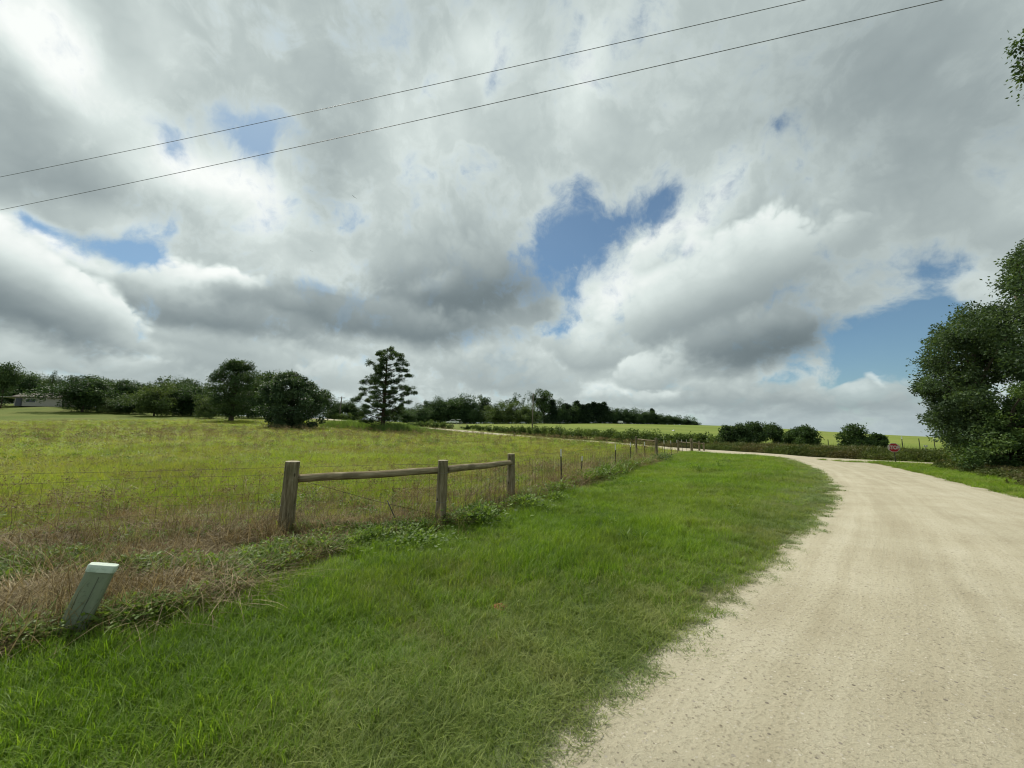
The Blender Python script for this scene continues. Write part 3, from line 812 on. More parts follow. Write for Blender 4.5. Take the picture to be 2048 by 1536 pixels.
ORD = ['first', 'second', 'third', 'fourth', 'fifth', 'sixth', 'seventh', 'eighth', 'ninth', 'tenth', 'eleventh', 'twelfth', 'thirteenth', 'fourteenth',
       'fifteenth', 'sixteenth', 'seventeenth', 'eighteenth', 'nineteenth', 'twentieth', 'twenty-first', 'twenty-second', 'twenty-third', 'twenty-fourth', 'twenty-fifth', 'twenty-sixth']
RW = [(1132, 806, 30, 'cedar'), (1143, 808, 34, 'oak'), (1153, 800, 22, 'cedar'), (1164, 808, 30, 'cedar'), (1176, 806, 24, 'cedar'), (1187, 803, 24, 'cedar'), (1199, 805, 24, 'cedar'), (1207, 803, 22, 'cedar'),
      (1218, 815, 28, 'oak'), (1230, 818, 30, 'oak'), (1242, 817, 32, 'oak'), (1255, 819, 30, 'oak'), (1267, 817, 32, 'oak'), (1280, 820, 30, 'oak'), (1292, 822, 28, 'oak'),
      (1303, 816, 15, 'cedar'), (1312, 827, 28, 'oak'), (1324, 830, 26, 'oak'), (1336, 832, 26, 'oak'), (1348, 834, 24, 'oak'), (1358, 837, 20, 'oak'), (1370, 839, 18, 'cedar'), (1379, 840, 18, 'oak'), (1388, 843, 12, 'cedar')]
for i, (x, t_, wd, k) in enumerate(RW):
    if k == 'cedar': wd *= 1.7
    place_tree('cedar_tree' if k == 'cedar' else 'oak_tree', k, x, t_, None, wd * 1.25, 206 + i * 1.2,
               '%s %s tree rightward from the highest flat-crowned pine along the hill wood' % ('pointed dark' if k == 'cedar' else 'rounded dark', ORD[i]), 'tree', 'trees of the dark wood on the hill')
# the wood is several trees deep
g_ = np.random.default_rng(5)
def backrow(x0, x1, step, topf, Y, grp, lab):
    x = x0; i = 0
    while x < x1:
        place_tree('oak_tree', 'oak', x, topf(x) + g_.uniform(4, 10), None, g_.uniform(40, 56), Y + g_.uniform(-4, 6), lab % ORD[i], 'tree', grp)
        x += step; i += 1
backrow(20, 560, 34, lambda x: 775, 150, 'trees deep inside the left wood', 'dark tree half hidden deep inside the left wood, %s from the left there')
backrow(820, 1120, 30, lambda x: 812, 214, 'trees deep inside the middle wood', 'dark tree half hidden deep inside the middle wood, %s from the left there')

# --- undergrowth that closes the foot of the woods
def undergrowth(pts, hgt, leaf, n_per_m, label, seed, mt):
    g = np.random.default_rng(seed); C = []; rd = []
    P_ = densify([(ray(px, 820).x * Y, Y) for px, Y in pts], 1.2)
    for (x, y) in P_:
        for k in range(n_per_m):
            xx = x + g.normal() * 1.5; yy = y + g.normal() * 3.0
            C.append((xx, yy, H(xx, yy) + hgt * g.random() ** 1.3)); rd.append(hgt * .26 * g.uniform(.6, 1.3))
    V, F, T = puff_leaves(g, np.array(C), np.array(rd), 60, leaf, leaf * .6, flat=.85)
    o = link('undergrowth', np_mesh('undergrowth', V, F, mt, rnd=T))
    tag(o, label, 'undergrowth', kind='stuff')
undergrowth([(-60, 142), (60, 150), (150, 142), (300, 134), (420, 132), (560, 130), (720, 156)], 5.5, .42, 3, 'dark tangled undergrowth closing the foot of the left wood', 71, M_WOOD)
undergrowth([(770, 160), (860, 200), (1000, 204), (1130, 208), (1250, 220), (1392, 238)], 5.0, .50, 3, 'dark undergrowth closing the foot of the middle wood and hill wood', 72, M_WOOD)

# --- bushes on the bank at the right
BANK = [(1398, 872, 40, 70, 'dark low bush at the right end of the long hedge'), (1452, 851, 50, 56, 'dark bush, leftmost of the clump beyond the gravel road'),
        (1482, 847, 54, 55, 'dark bush between the leftmost and the highest bush of the clump'), (1505, 843, 62, 56, 'highest dark bush of the clump beyond the gravel road'), (1540, 846, 56, 57, 'dark dome bush right of the highest bush of the clump'),
        (1585, 858, 44, 54, 'low bush left of the leaning flat-topped bush'), (1608, 850, 54, 52, 'flat-topped bush with bare stems showing'),
        (1703, 847, 76, 46, 'solitary rounded bush left of the stop sign'), (1752, 869, 40, 46, 'small low bush between the rounded bush and the stop sign')]
for (x, t_, wd, Y, lab) in BANK:
    v = ray(x, 850); X = v.x * Y; h0 = H(X, Y); hg = EYE + ray(x, t_).z * Y - h0
    g = np.random.default_rng(int(x)); wm = wd / FPX * Y / 2
    C = np.stack([g.normal(size=34), g.normal(size=34), g.random(34)], -1)
    C[:, :2] = unit(C[:, :2]) * (wm * .72 * np.sqrt(g.random(34)) * np.sqrt(np.clip(1.05 - C[:, 2] ** 2, .1, 1)))[:, None]
    C[:, 2] = .12 * hg + C[:, 2] * hg * .72
    V, F, T = puff_leaves(g, C, .18 * hg * (.7 + .6 * g.random(34)), 230, .19, .11, flat=.85)
    o = empty('bush', (X, Y, h0), 0)
    link('crown', np_mesh('crown', V, F, M_OAK, rnd=T), o)
    b = MB()
    for k in range(5):
        c_ = C[k]; b.tube([(c_[0] * .15, c_[1] * .15, -.1), (c_[0] * .5, c_[1] * .5, c_[2] * .5), c_], [.05, .035, .012], 5, caps=False)
    b.build('stems', M_BARK, o)
    tag(o, lab, 'bush', 'bushes on the bank beyond the road')

# --- hedges along the far side of the crossing road
def hedge(px0, px1, Yf, topf, label, seed, dens=4.6, leaf=.2):
    g = np.random.default_rng(seed); C = []; rads = []
    pxs = np.arange(px0, px1, 3.0)
    for px in pxs:
        Y = Yf(px); X = ray(px, 850).x * Y; h0 = H(X, Y); hg = max(.6, EYE + ray(px, topf(px) + g.normal() * 1.6).z * Y - h0)
        seg = 3.0 / FPX * Y
        for k in range(max(2, int(seg * dens * hg))):
            C.append((X + g.normal() * .4, Y + g.normal() * .6, h0 + hg * (.05 + .78 * g.random() ** .8))); rads.append(.32 * hg * (.6 + .6 * g.random()))
    C = np.array(C); o0 = C.mean(0); o0[2] = H(o0[0], o0[1])
    V, F, T = puff_leaves(g, C - o0, np.array(rads), 150, leaf * 1.15, leaf * .6, flat=.9)
    o = link('hedge', np_mesh('hedge', V, F, M_HEDGE, rnd=T), loc=tuple(o0))
    tag(o, label, 'hedge', 'hedges along the far road')
_cx = np.array([[q[0] / q[1] * FPX + 1024, q[1]] for q in CROSS if q[1] > 30 and q[1] < 140 and q[0] < 30])
_cx = _cx[np.argsort(_cx[:, 0])]
roadY = lambda px: float(np.interp(px, _cx[:, 0], _cx[:, 1]))
hedge(930, 1130, lambda px: roadY(px) + 9, lambda px: np.interp(px, [930, 945, 1130], [849, 851, 856]), 'dark hedge along the far road between the metal gate and the tall pole side', 3)
hedge(1130, 1425, lambda px: roadY(px) + 7.5, lambda px: np.interp(px, [1130, 1200, 1280, 1340, 1425], [858, 860, 862, 868, 874]), 'dark hedge along the far road behind the steel fence posts', 4)
hedge(812, 902, lambda px: roadY(px) + 7, lambda px: np.interp(px, [812, 860, 902], [847, 843, 846]), 'light green hedge left of the metal gate below the white pickup', 5)
hedge(655, 720, lambda px: 138, lambda px: 829, 'low light green hedge beside the far road below the crossarm pole', 6)

# ---------------------------------------------------------------- lone pine
def lone_pine():
    """boughs end in rounded needle pads; pads were surveyed from the photo and given depth round the trunk"""
    g = np.random.default_rng(21); Y = 76.0; px0 = 768
    X = ray(px0, 800).x * Y; h0 = H(X, Y); S_ = Y / FPX; top = EYE + ray(px0, 692).z * Y - h0
    PADS = [(1415, 92, 58, 32), (1375, 150, 55, 32), (1480, 140, 60, 35), (1545, 145, 42, 30), (1340, 188, 42, 24), (1430, 195, 60, 28), (1560, 190, 50, 32),
            (1265, 228, 40, 26), (1320, 255, 60, 32), (1420, 248, 50, 24), (1590, 238, 32, 24), (1510, 235, 42, 24), (1290, 292, 36, 22), (1400, 285, 58, 24), (1530, 290, 68, 32), (1595, 300, 40, 26),
            (1295, 362, 50, 28), (1370, 340, 58, 26), (1480, 350, 58, 26), (1580, 340, 58, 24), (1640, 345, 22, 13), (1208, 420, 36, 24), (1290, 420, 58, 34), (1380, 410, 58, 28), (1480, 408, 76, 28), (1570, 400, 42, 25),
            (1190, 470, 42, 26), (1250, 455, 42, 25), (1590, 460, 66, 28), (1650, 482, 40, 24), (1540, 440, 42, 20), (1150, 558, 50, 28), (1240, 530, 50, 24), (1330, 508, 50, 22), (1400, 500, 56, 25), (1500, 510, 66, 24), (1600, 520, 60, 26), (1685, 512, 28, 14),
            (1138, 592, 46, 26), (1220, 590, 56, 22), (1320, 580, 48, 19), (1470, 570, 58, 24), (1560, 582, 60, 26), (1632, 612, 44, 26), (1085, 650, 34, 18), (1230, 650, 58, 28), (1320, 640, 66, 36), (1420, 640, 58, 38), (1520, 650, 58, 28), (1600, 640, 42, 22),
            (1180, 720, 58, 32), (1280, 710, 66, 42), (1380, 720, 66, 42), (1470, 710, 58, 38), (1540, 700, 42, 32), (1130, 755, 48, 24), (1210, 790, 40, 28), (1300, 780, 58, 32), (1420, 772, 56, 32), (1480, 762, 48, 32)]
    o = empty('pine_tree', (X, Y, h0)); b = MB()
    b.tube([(0, 0, -.2), (.0, 0, top * .12), (.05, .1, top * .4), (.25, 0, top * .75), (.2, 0, top * .97)], [.50, .40, .30, .16, .04], 10, wob=.12)
    C = []; rd = []
    def pad(x, y, z, rx, rz, zr):
        b.tube([(.1, 0, zr), (x * .45, y * .45, zr + (z - zr) * .35 - .1), (x * .95, y * .95, z - rz * .3)], [.10, .07, .02], 5, caps=False)
        for _ in range(max(5, int(rx * rz * 12))):
            u = g.normal(size=3) * .48
            C.append((x + u[0] * rx * 1.15, y + u[1] * rx * 1.15, z + u[2] * rz * .6 - .12 * abs(u[0]) * rx)); rd.append(.30 * g.uniform(.6, 1.4))
    for (cx_, cy_, rx_, ry_) in PADS:
        px = 480 + cx_ / 4.876; py = 680 + cy_ / 4.876; x = (px - px0) * S_; z = EYE + ray(px0, py).z * Y - h0
        rx = rx_ / 4.876 * S_; rz = ry_ / 4.876 * S_; half = np.interp(cy_, [60, 300, 600, 800], [1.6, 3.6, 5.2, 3.6])
        dep = math.sqrt(max(half * half - x * x, .3)) * g.uniform(-.75, .75)
        pad(x, dep, z, rx, rz, max(z - .35 * math.hypot(x, dep) - .2, 1.0))
        if abs(x) > .8 and g.random() < .55:                 # fills the round of the tree, behind or before
            pad(dep * .6, (x if g.random() < .5 else -x) * .9, z + g.normal() * .2, rx * .9, rz * .8, max(z - .9, 1.0))
    b.build('trunk', M_BARKP, o)
    V, F, T = puff_leaves(g, np.array(C), np.array(rd) * 1.32, 150, .26, .065, flat=.6, hollow=.2, droop=-.2)
    link('crown', np_mesh('crown', V, F, M_PINE, rnd=T), o)
    tag(o, 'tall lone pine with layered open boughs standing in the pasture beside the far gravel road', 'pine tree')
lone_pine()

def near_tree(name, px, top, base, Y, wid, shape, label, mt, leaf, n_puff, per, prad, trunk_px, seed, lowfrac):
    """shape: list of (height fraction, left reach px, right reach px)"""
    g = np.random.default_rng(seed); X = ray(px, 800).x * Y; h0 = H(X, Y); top_ = EYE + ray(px, top).z * Y - h0; S_ = Y / FPX
    hs = [q[0] for q in shape]; C = []; rd = []
    while len(C) < n_puff:
        hf = g.uniform(lowfrac, 1.0); l = np.interp(hf, hs, [q[1] for q in shape]) * S_; r = np.interp(hf, hs, [q[2] for q in shape]) * S_
        a = g.uniform(0, 2 * math.pi); rr = g.random() ** .5
        R_ = (l if math.cos(a) < 0 else r); Ry = (l + r) / 2
        rr *= 1 + .16 * math.sin(3 * a + 7 * hf + seed) + .10 * math.sin(9 * hf + 2 * a)
        x = math.cos(a) * rr * max(R_ - prad * .6, .1); y = math.sin(a) * rr * max(Ry - prad * .6, .1)
        C.append((x, y, min(hf * top_, top_ - prad * .5))); rd.append(prad * g.uniform(.6, 1.15))
    C = np.array(C)
    V, F, T = puff_leaves(g, C, np.array(rd), per, leaf, leaf * .6, flat=.75, droop=.6 if 'droop' in label else .1)
    o = empty(name, (X, Y, h0)); link('crown', np_mesh('crown', V, F, mt, rnd=T), o)
    b = MB(); r0 = trunk_px * S_ / 2
    b.tube([(0, 0, -.2), (0, 0, top_ * .12), (.1, 0, top_ * .5), (0, 0, top_ * .85)], [r0 * 1.3, r0, r0 * .6, r0 * .15], 10, wob=.15)
    for i in range(16):
        c_ = C[i]; z0 = max(top_ * .1, c_[2] * .6)
        b.tube([(0, 0, z0), (c_[0] * .5, c_[1] * .5, (z0 + c_[2]) / 2), tuple(c_)], [r0 * .4, r0 * .25, r0 * .06], 5, caps=False)
    b.build('trunk', M_BARK, o)
    return tag(o, label, 'tree')
near_tree('pine_tree', 466, 723, 843, 95, 90, [(.12, 18, 20), (.25, 42, 45), (.5, 46, 50), (.72, 44, 46), (.88, 30, 40), (1, 12, 18)],
          'tall dense dark pine with a bare thick trunk foot at the field edge', M_PINE, .28, 150, 260, 1.3, 8, 31, .13)
near_tree('drooping_tree', 583, 747, 860, 78, 150, [(0, 40, 44), (.2, 62, 60), (.45, 70, 70), (.7, 58, 62), (.88, 36, 46), (1, 14, 18)],
          'broad dark tree with drooping feathery leaf clusters down to the grass', M_BUSH, .32, 190, 230, 1.05, 9, 32, .02)

# ---------------------------------------------------------------- big trees at the right edge
M_BIG = leafmat('big_tree_leaves', ((0.0221, 0.039, 0.0194), (0.0525, 0.087, 0.0389), (0.1174, 0.1726, 0.0728)), .7, .38, spec=.12)
def poly_puffs(g, poly, n_, Yc, Yd, rad, xlim=None):
    xs = [p_[0] for p_ in poly]; ys = [p_[1] for p_ in poly]; out_ = []
    while len(out_) < n_:
        x = g.uniform(min(xs), max(xs)); y = g.uniform(min(ys), max(ys))
        if not inpoly(np.array([x]), np.array([y]), poly)[0]: continue
        Y = Yc + g.normal() * Yd
        q = at(x, y, Y)
        if q.z < H(q.x, q.y) + .25: continue
        out_.append((q.x, q.y, q.z))
    return np.array(out_)
def edge_tree(name, polys, root, label, cat, mt, leaf, seed, trunks, group=None, droop=.25, per=260):
    g = np.random.default_rng(seed)
    o0 = Vector((root[0], root[1], H(root[0], root[1])))
    parts = []; tips = []
    for (poly, n_, Yc, Yd, rad) in polys:
        C = poly_puffs(g, poly, n_, Yc, Yd, rad) - np.array(o0); tips.append(C)
        parts.append(puff_leaves(g, C, rad * g.uniform(.6, 1.2, len(C)), per, leaf, leaf * .6, flat=.8, droop=droop, hollow=.4))
    V, F, T = join(parts); tips = np.vstack(tips)
    o = empty(name, tuple(o0)); link('crown', np_mesh('crown', V, F, mt, rnd=T), o)
    b = MB()
    for (dx, dy, hgt, r, lx, ly) in trunks:
        b.tube([(dx, dy, -.3), (dx + lx * .2, dy + ly * .2, hgt * .3), (dx + lx * .55, dy + ly * .55, hgt * .65), (dx + lx, dy + ly, hgt)], [r * 1.3, r, r * .7, r * .25], 10, wob=.15)
    for i in g.permutation(len(tips))[:46]:
        c_ = tips[i]; tz = min(max(c_[2] * .55, .8), trunks[0][2] * .9)
        b.tube([(trunks[0][0] + trunks[0][4] * tz / trunks[0][2] * .8, trunks[0][1], tz), (c_[0] * .5, c_[1] * .5, (tz + c_[2]) * .54), tuple(c_)], [.09, .05, .015], 5, caps=False)
    b.build('trunk', M_BARK, o)
    return tag(o, label, cat, group)
edge_tree('oak_tree', [
    ([(1845, 765), (1870, 690), (1890, 640), (1960, 615), (2015, 640), (2015, 752), (1950, 765), (1880, 800)], 125, 24.0, 1.4, .75),
    ([(1828, 782), (1850, 770), (1880, 785), (1880, 812), (1845, 795)], 5, 23.5, .5, .42),
    ([(1852, 835), (1875, 800), (1960, 775), (1985, 800), (1990, 880), (1945, 905), (1912, 895), (1885, 862)], 110, 23.5, 1.3, .65)],
    tuple(at(1965, 900, 24))[:2], 'dark leafy oak arching towards the stop sign at the right edge', 'oak tree', M_BIG, .135, 51,
    [(0, 0, 8.0, .26, -1.2, .3), (.8, .3, 9, .2, .8, .5)])
edge_tree('elm_tree', [
    ([(1962, 640), (1975, 605), (2010, 570), (2030, 525), (2060, 500), (2300, 430), (2300, 745), (2060, 758), (2020, 750)], 200, 23.0, 1.8, .85),
    ([(2020, 540), (2045, 500), (2070, 480), (2070, 540)], 8, 21.5, .4, .5),
    ([(2040, 745), (2300, 745), (2300, 900), (2040, 880)], 60, 25, 1.5, .9)],
    tuple(at(2120, 900, 24.5))[:2], 'taller tree with pale lit top behind the oak, cut by the right edge', 'tree', M_BIG, .15, 52,
    [(0, 0, 12.0, .34, -1.0, 0)])
edge_tree('shrub_thicket', [
    ([(1925, 930), (1930, 890), (1965, 830), (2000, 790), (2120, 760), (2200, 900), (2200, 965), (2048, 950), (1960, 945)], 190, 21.0, .9, .55)],
    tuple(at(2020, 940, 21))[:2], 'dense olive thicket of vines and shrubs under the oak at the right edge', 'shrub thicket', M_VINE, .12, 53,
    [(0, 0, 2.4, .07, .2, 0), (-1, .3, 2.0, .06, -.3, 0), (1.2, 0, 2.8, .06, .3, 0)], per=260)
# a limb of a nearer tree that hangs into the picture at the upper right; its trunk stands outside
def overhang():
    g = np.random.default_rng(61); base = at(2330, 900, 9.5); h0 = H(base.x, base.y); o0 = Vector((base.x, base.y, h0))
    parts = []; b = MB(); tips = [at(2040, 92, 9.0), at(2044, 128, 9.0), at(2048, 148, 9.1), at(2072, 110, 9.2), at(2085, 70, 9.4), at(2090, 150, 9.3), at(2150, 60, 9.6), at(2160, 130, 9.4), at(2230, 90, 9.8), at(2300, 60, 10.0), at(2300, 200, 10), at(2360, 120, 9.2), at(2420, 60, 10.6)]
    C = np.array([t - o0 for t in tips])
    parts.append(puff_leaves(g, C[:4], .19, 85, .105, .055, hollow=.2, droop=.6))
    parts.append(puff_leaves(g, C[4:], .62, 300, .085, .045, hollow=.3, droop=.4))
    V, F, T = join(parts); o = empty('overhanging_tree', tuple(o0)); link('crown', np_mesh('crown', V, F, M_OAK, rnd=T), o)
    hh = C[-1][2]
    b.tube([(0, 0, -.3), (0, 0, hh * .5), (.3, .2, hh)], [.3, .2, .06], 10, wob=.1)
    for c_ in C: b.tube([(0, 0, hh * .62), (c_[0] * .5, c_[1] * .5, (hh * .62 + c_[2]) * .52), tuple(c_)], [.07, .04, .010], 5, caps=False)
    for c_ in C[:4]:
        for _ in range(5): b.tube([tuple(c_ + np.array([.35, 0, .02])), tuple(c_ + g.normal(size=3) * .12)], [.008, .003], 4, caps=False)
    b.build('trunk', M_BARK, o)
    tag(o, 'near tree with only leafy twig tips hanging in at the upper right corner', 'tree')
overhang()

# ---------------------------------------------------------------- fence
m_, n = mat('weathered_pine_post'); M_POST = m_
p = opos(n)
gr_ = n.noise(n.v('MULTIPLY', p, (9, 9, .8)), 3.0, 6, .65).outputs[0]
st_ = n.noise(p, 2.2, 4, .6).outputs[0]
c = n.ramp(gr_, [(.3, (.060, .048, .028)), (.5, (.175, .148, .090)), (.7, (.33, .29, .20))])
c = n.mix(n.mr(st_, .45, .65, 0, .65), c, (.085, .090, .045))
kn_ = n.n('ShaderNodeTexVoronoi', {'Vector': n.v('MULTIPLY', p, (7, 7, 3.2)), 'Scale': 1.0}).outputs['Distance']
c = n.mix(n.mr(kn_, .16, .08, 0, .8), c, (.035, .028, .018))
principled(n, c, .9, .15, (gr_, .9, .012))
m_, n = mat('weathered_pine_rail'); M_RAIL = m_
p = opos(n)
gr_ = n.noise(n.v('MULTIPLY', p, (.8, 9, 9)), 3.0, 6, .65).outputs[0]
st_ = n.noise(p, 1.8, 4, .6).outputs[0]
c = n.ramp(gr_, [(.3, (.085, .065, .036)), (.5, (.23, .190, .115)), (.7, (.38, .335, .235))])
c = n.mix(n.mr(st_, .5, .68, 0, .6), c, (.09, .075, .045))
principled(n, c, .9, .15, (gr_, .9, .012))
M_CUT = simple('cut_timber', (.34, .31, .23), .9, .1, .25, 20)
M_WIRE = simple('rusty_wire', (.075, .055, .040), .7, .3, .4, 30, metallic=.4)
M_TPOST = simple('dark_steel_post', (.018, .020, .018), .55, .4, .3, 12)
M_TCAP = simple('white_painted_steel', (.66, .67, .62), .6, .3, .12, 12)
M_GALV = simple('dull_galvanised_wire', (.22, .21, .19), .5, .4, .3, 30, metallic=.6)

def round_post(name, parent, x, y, hgt, r, lean=(0, 0), label=None, rz=0.0):
    h0 = H(x, y); b = MB(); n_ = 18
    pts = [(lean[0] * t, lean[1] * t, hgt * t) for t in (-.25, 0, .2, .45, .7, .9, 1.0)]
    b.tube(pts, [r * 1.04, r * 1.05, r * 1.03, r, r * .99, r * .97, r * .955], n_, caps=False, wob=.035)
    b.mi = [0] * len(b.f)
    top = len(b.v); 
    for k in range(n_): b.v.append(b.v[len(pts) * n_ - n_ + k])
    c_ = Vector((lean[0], lean[1], hgt))
    ring = [Vector(b.v[len(pts) * n_ - n_ + k]) for k in range(n_)]
    inner = [c_ + (q - c_) * .93 + Vector((0, 0, .007)) for q in ring]
    i0 = len(b.v); b.v += [tuple(q) for q in inner]; b.v.append(tuple(c_ + Vector((0, 0, .009))))
    for k in range(n_):
        k2 = (k + 1) % n_
        b.f.append([top + k, top + k2, i0 + k2, i0 + k]); b.mi.append(1); b.sm.append(True)
        b.f.append([i0 + k, i0 + k2, i0 + n_]); b.mi.append(1); b.sm.append(True)
    o = b.build(name, [M_POST, M_CUT], parent, (x - parent.location.x, y - parent.location.y, h0 - parent.location.z))
    o.rotation_euler[2] = rz
    if label: o['label'] = label
    return o
def round_rail(parent, A, B, r, label=None, sag=.0):
    A = Vector(A); B = Vector(B); L = (B - A).length; b = MB()
    b.tube([(L * t, 0, -sag * math.sin(t * math.pi) + .006 * math.sin(t * 9)) for t in np.linspace(0, 1, 14)], [r * (1.06 - .12 * t) for t in np.linspace(0, 1, 14)], 16, wob=.05)
    o = b.build('rail', M_RAIL, parent, A - parent.location)
    o.rotation_euler = (B - A).to_track_quat('X', 'Z').to_euler()
    if label: o['label'] = label
    return o
def zpix(x_px, y_px, Y): return EYE + ray(x_px, y_px).z * Y

fence = empty('pasture_fence', (FENCE[1][0], FENCE[1][1], H(*FENCE[1])))
tag(fence, 'wire fence with round timber brace posts and steel posts between pasture and green verge', 'fence')
(x1, y1), (x2, y2), (x3, y3) = FENCE[:3]
h1 = zpix(580, 923, y1) - H(x1, y1); h2 = zpix(882, 921, y2) - H(x2, y2); h3 = zpix(1024, 908, y3) - H(x3, y3)
round_post('post', fence, x1, y1, h1, .118, (.05, -.02), 'thick leaning timber brace post at the left end of the rails')
round_post('post', fence, x2, y2, h2, .098, (.03, .0), 'middle timber post between the two rails')
round_post('post', fence, x3, y3, h3, .100, (.02, .0), 'far timber post at the right end of the rails')
round_rail(fence, (x1 + .12, y1 + .05, zpix(596, 958, y1)), (x2 - .03, y2 + .02, zpix(866, 941, y2)), .066, 'long round rail on the left')
round_rail(fence, (x2 + .07, y2 + .09, zpix(896, 940, y2)), (x3 + .0, y3 - .07, zpix(1016, 925, y3)), .068, 'shorter round rail on the right')

# steel posts: (index in FENCE, top y, white share)
def t_post(x, y, hgt, lean, white, label):
    b = MB()
    b.box((0, 0, hgt * (1 - white) / 2 - .1), (.042, .006, hgt * (1 - white) + .2)); b.box((0, .018, hgt * (1 - white) / 2 - .1), (.007, .032, hgt * (1 - white) + .2))
    for k in range(14): b.box((0, -.006, .25 + k * hgt * .7 / 14), (.018, .008, .012))
    o = b.build('steel_post', M_TPOST, fence, (x - fence.location.x, y - fence.location.y, H(x, y) - fence.location.z))
    q = MB(); z0 = hgt * (1 - white)
    q.box((0, 0, (z0 + hgt) / 2), (.043, .007, hgt - z0)); q.box((0, .0185, (z0 + hgt) / 2), (.008, .033, hgt - z0))
    q.build('white_tip', M_TCAP, o)
    o.rotation_euler = (0, lean, random.uniform(-.4, .4)); o['label'] = label
tops = {3: (898, .0), 4: (912, .09), 5: (889, .035), 6: (885, .02), 7: (883.5, .01), 9: (881, 0), 10: (881, 0), 11: (880, 0), 12: (879, 0), 13: (879, 0)}
tl = ['first steel post right of the timber brace', 'short leaning second steel post', 'third steel post, leaning slightly', 'fourth steel post', 'fifth steel post, just before the far timber post',
      'sixth steel post, just after the far timber post', 'seventh steel post', 'eighth steel post', 'ninth steel post', 'tenth steel post at the far end']
for k, (i, (ty, ln)) in enumerate(tops.items()):
    x, y = FENCE[i]; hh = zpix(FENCE_PX[i][0], ty, y) - H(x, y)
    t_post(x, y, hh, ln, .20, tl[k])
# far timber braces
def far_post(i, ty, r, lab):
    x, y = FENCE[i]; hh = zpix(FENCE_PX[i][0], ty, y) - H(x, y)
    round_post('post', fence, x, y, hh, r, (0, 0), lab); return x, y, H(x, y) + hh
fx, fy, fz = far_post(8, 876, .10, 'far timber post with a pale rail running away to the left')
bx_, by_ = ray(1272, 880).x * (fy + 1.6), fy + 1.6
round_post('post', fence, bx_, by_, zpix(1272, 873, by_) - H(bx_, by_), .075, label='slim pale post at the left end of the far rail')
round_rail(fence, (bx_ + .05, by_ - .02, zpix(1274, 878.5, by_)), (fx - .05, fy + .05, zpix(1311, 882, fy)), .05, 'pale far rail')
gx, gy, gz = far_post(14, 877.5, .14, 'thick dark corner post at the far end')
hx, hy, hz = far_post(15, 882.5, .11, 'timber post right of the thick corner post')
ax_, ay_ = ray(1356, 880).x * (gy + 1.2), gy + 1.2
round_post('post', fence, ax_, ay_, zpix(1356, 880, ay_) - H(ax_, ay_), .10, label='timber post left of the thick corner post')
round_rail(fence, (ax_ + .05, ay_, zpix(1358, 884, ay_)), (gx, gy + .03, zpix(1383, 886, gy)), .055, 'far corner rail, left piece')
ex_, ey_ = ray(1407, 886).x * (gy + 1.0), gy + 1.0
round_post('post', fence, ex_, ey_, zpix(1407, 886, ey_) - H(ex_, ey_), .09, label='last short timber post before the road junction')
round_rail(fence, (gx + .1, gy, zpix(1386, 885.5, gy)), (ex_, ey_, zpix(1407, 887, ey_)), .05, 'far corner rail, right piece')

# woven wire along the whole run
def wires():
    b = MB(); b2 = MB()
    L = densify(FLINE, .21); cum = np.r_[0, np.cumsum(np.linalg.norm(np.diff(L, axis=0), axis=1))]
    hs = Hv(L[:, 0], L[:, 1]); lx, ly, lz = fence.location
    g = np.random.default_rng(8)
    sagf = lambda s: .018 * np.sin(s * 1.3) + .012 * np.sin(s * 3.7)
    for k, hgt in enumerate((.10, .20, .31, .43, .56, .70, .85, 1.00)):
        b.tube([(x - lx, y - ly, h + hgt + sagf(s) - lz) for x, y, h, s in zip(L[::2, 0], L[::2, 1], hs[::2], cum[::2])], .0016 if k < 7 else .0022, 4, caps=False)
    b2.tube([(x - lx, y - ly, h + 1.13 + .01 * math.sin(s) - lz) for x, y, h, s in zip(L[::2, 0], L[::2, 1], hs[::2], cum[::2])], .0024, 4, caps=False)
    for x, y, h, s in zip(L[:, 0], L[:, 1], hs, cum):
        if y > 30: break
        w_ = .0019 if y < 9 else .003
        j = g.normal() * .012
        b.tube([(x - lx, y - ly, h + .08 - lz), (x - lx + j, y - ly + .01, h + .55 + sagf(s) - lz), (x - lx + .006, y - ly, h + 1.0 + sagf(s) - lz)], w_, 4, caps=False)
    for i in range(0, len(L), 1):
        if L[i, 1] < 14:                             # barbs
            x, y, h = L[i, 0] - lx, L[i, 1] - ly, hs[i] + 1.13 - lz
            b2.tube([(x - .01, y, h - .014), (x + .01, y, h + .014)], .0016, 3, caps=False)
    b.build('woven_wire', M_WIRE, fence); b2.build('barbed_wire', M_WIRE, fence)
wires()
for (px_, py_, z_, r_) in ((x1, y1, zpix(580, 940, y1), .121), (x1, y1, zpix(580, 934, y1), .121), (x2, y2, zpix(882, 945, y2), .101), (x2, y2, H(x2, y2) + .45, .103), (x1, y1, H(x1, y1) + .5, .124), (x3, y3, zpix(1022, 930, y3), .103)):
    b = MB(); t0_ = (z_ - H(px_, py_)) / 1.3
    b.tube([Vector((px_ + .04 * t0_ + r_ * math.cos(R(k)), py_ + r_ * math.sin(R(k)), z_ + .006 * math.sin(R(k) * 2 + z_))) - fence.location for k in range(0, 361, 20)], .0028, 4, caps=False)
    b.build('wire_wrap', M_GALV, fence)
def brace(A, B, nm, r=.004):
    b = MB(); A = Vector(A) - fence.location; B = Vector(B) - fence.location; M_ = (A + B) / 2 - Vector((0, 0, .03))
    b.tube([A, M_, B], r, 5); b.build(nm, M_WIRE, fence)
brace((x1 + .35, y1 - .06, zpix(635, 963, y1)), (x2 - .1, y2 - .05, H(x2, y2) + .22), 'brace_wire')
brace((x1 + .0, y1 - .1, H(x1, y1) + 1.15), (x1 + .12, y1 - .1, H(x1, y1) + .1), 'brace_wire', .0025)
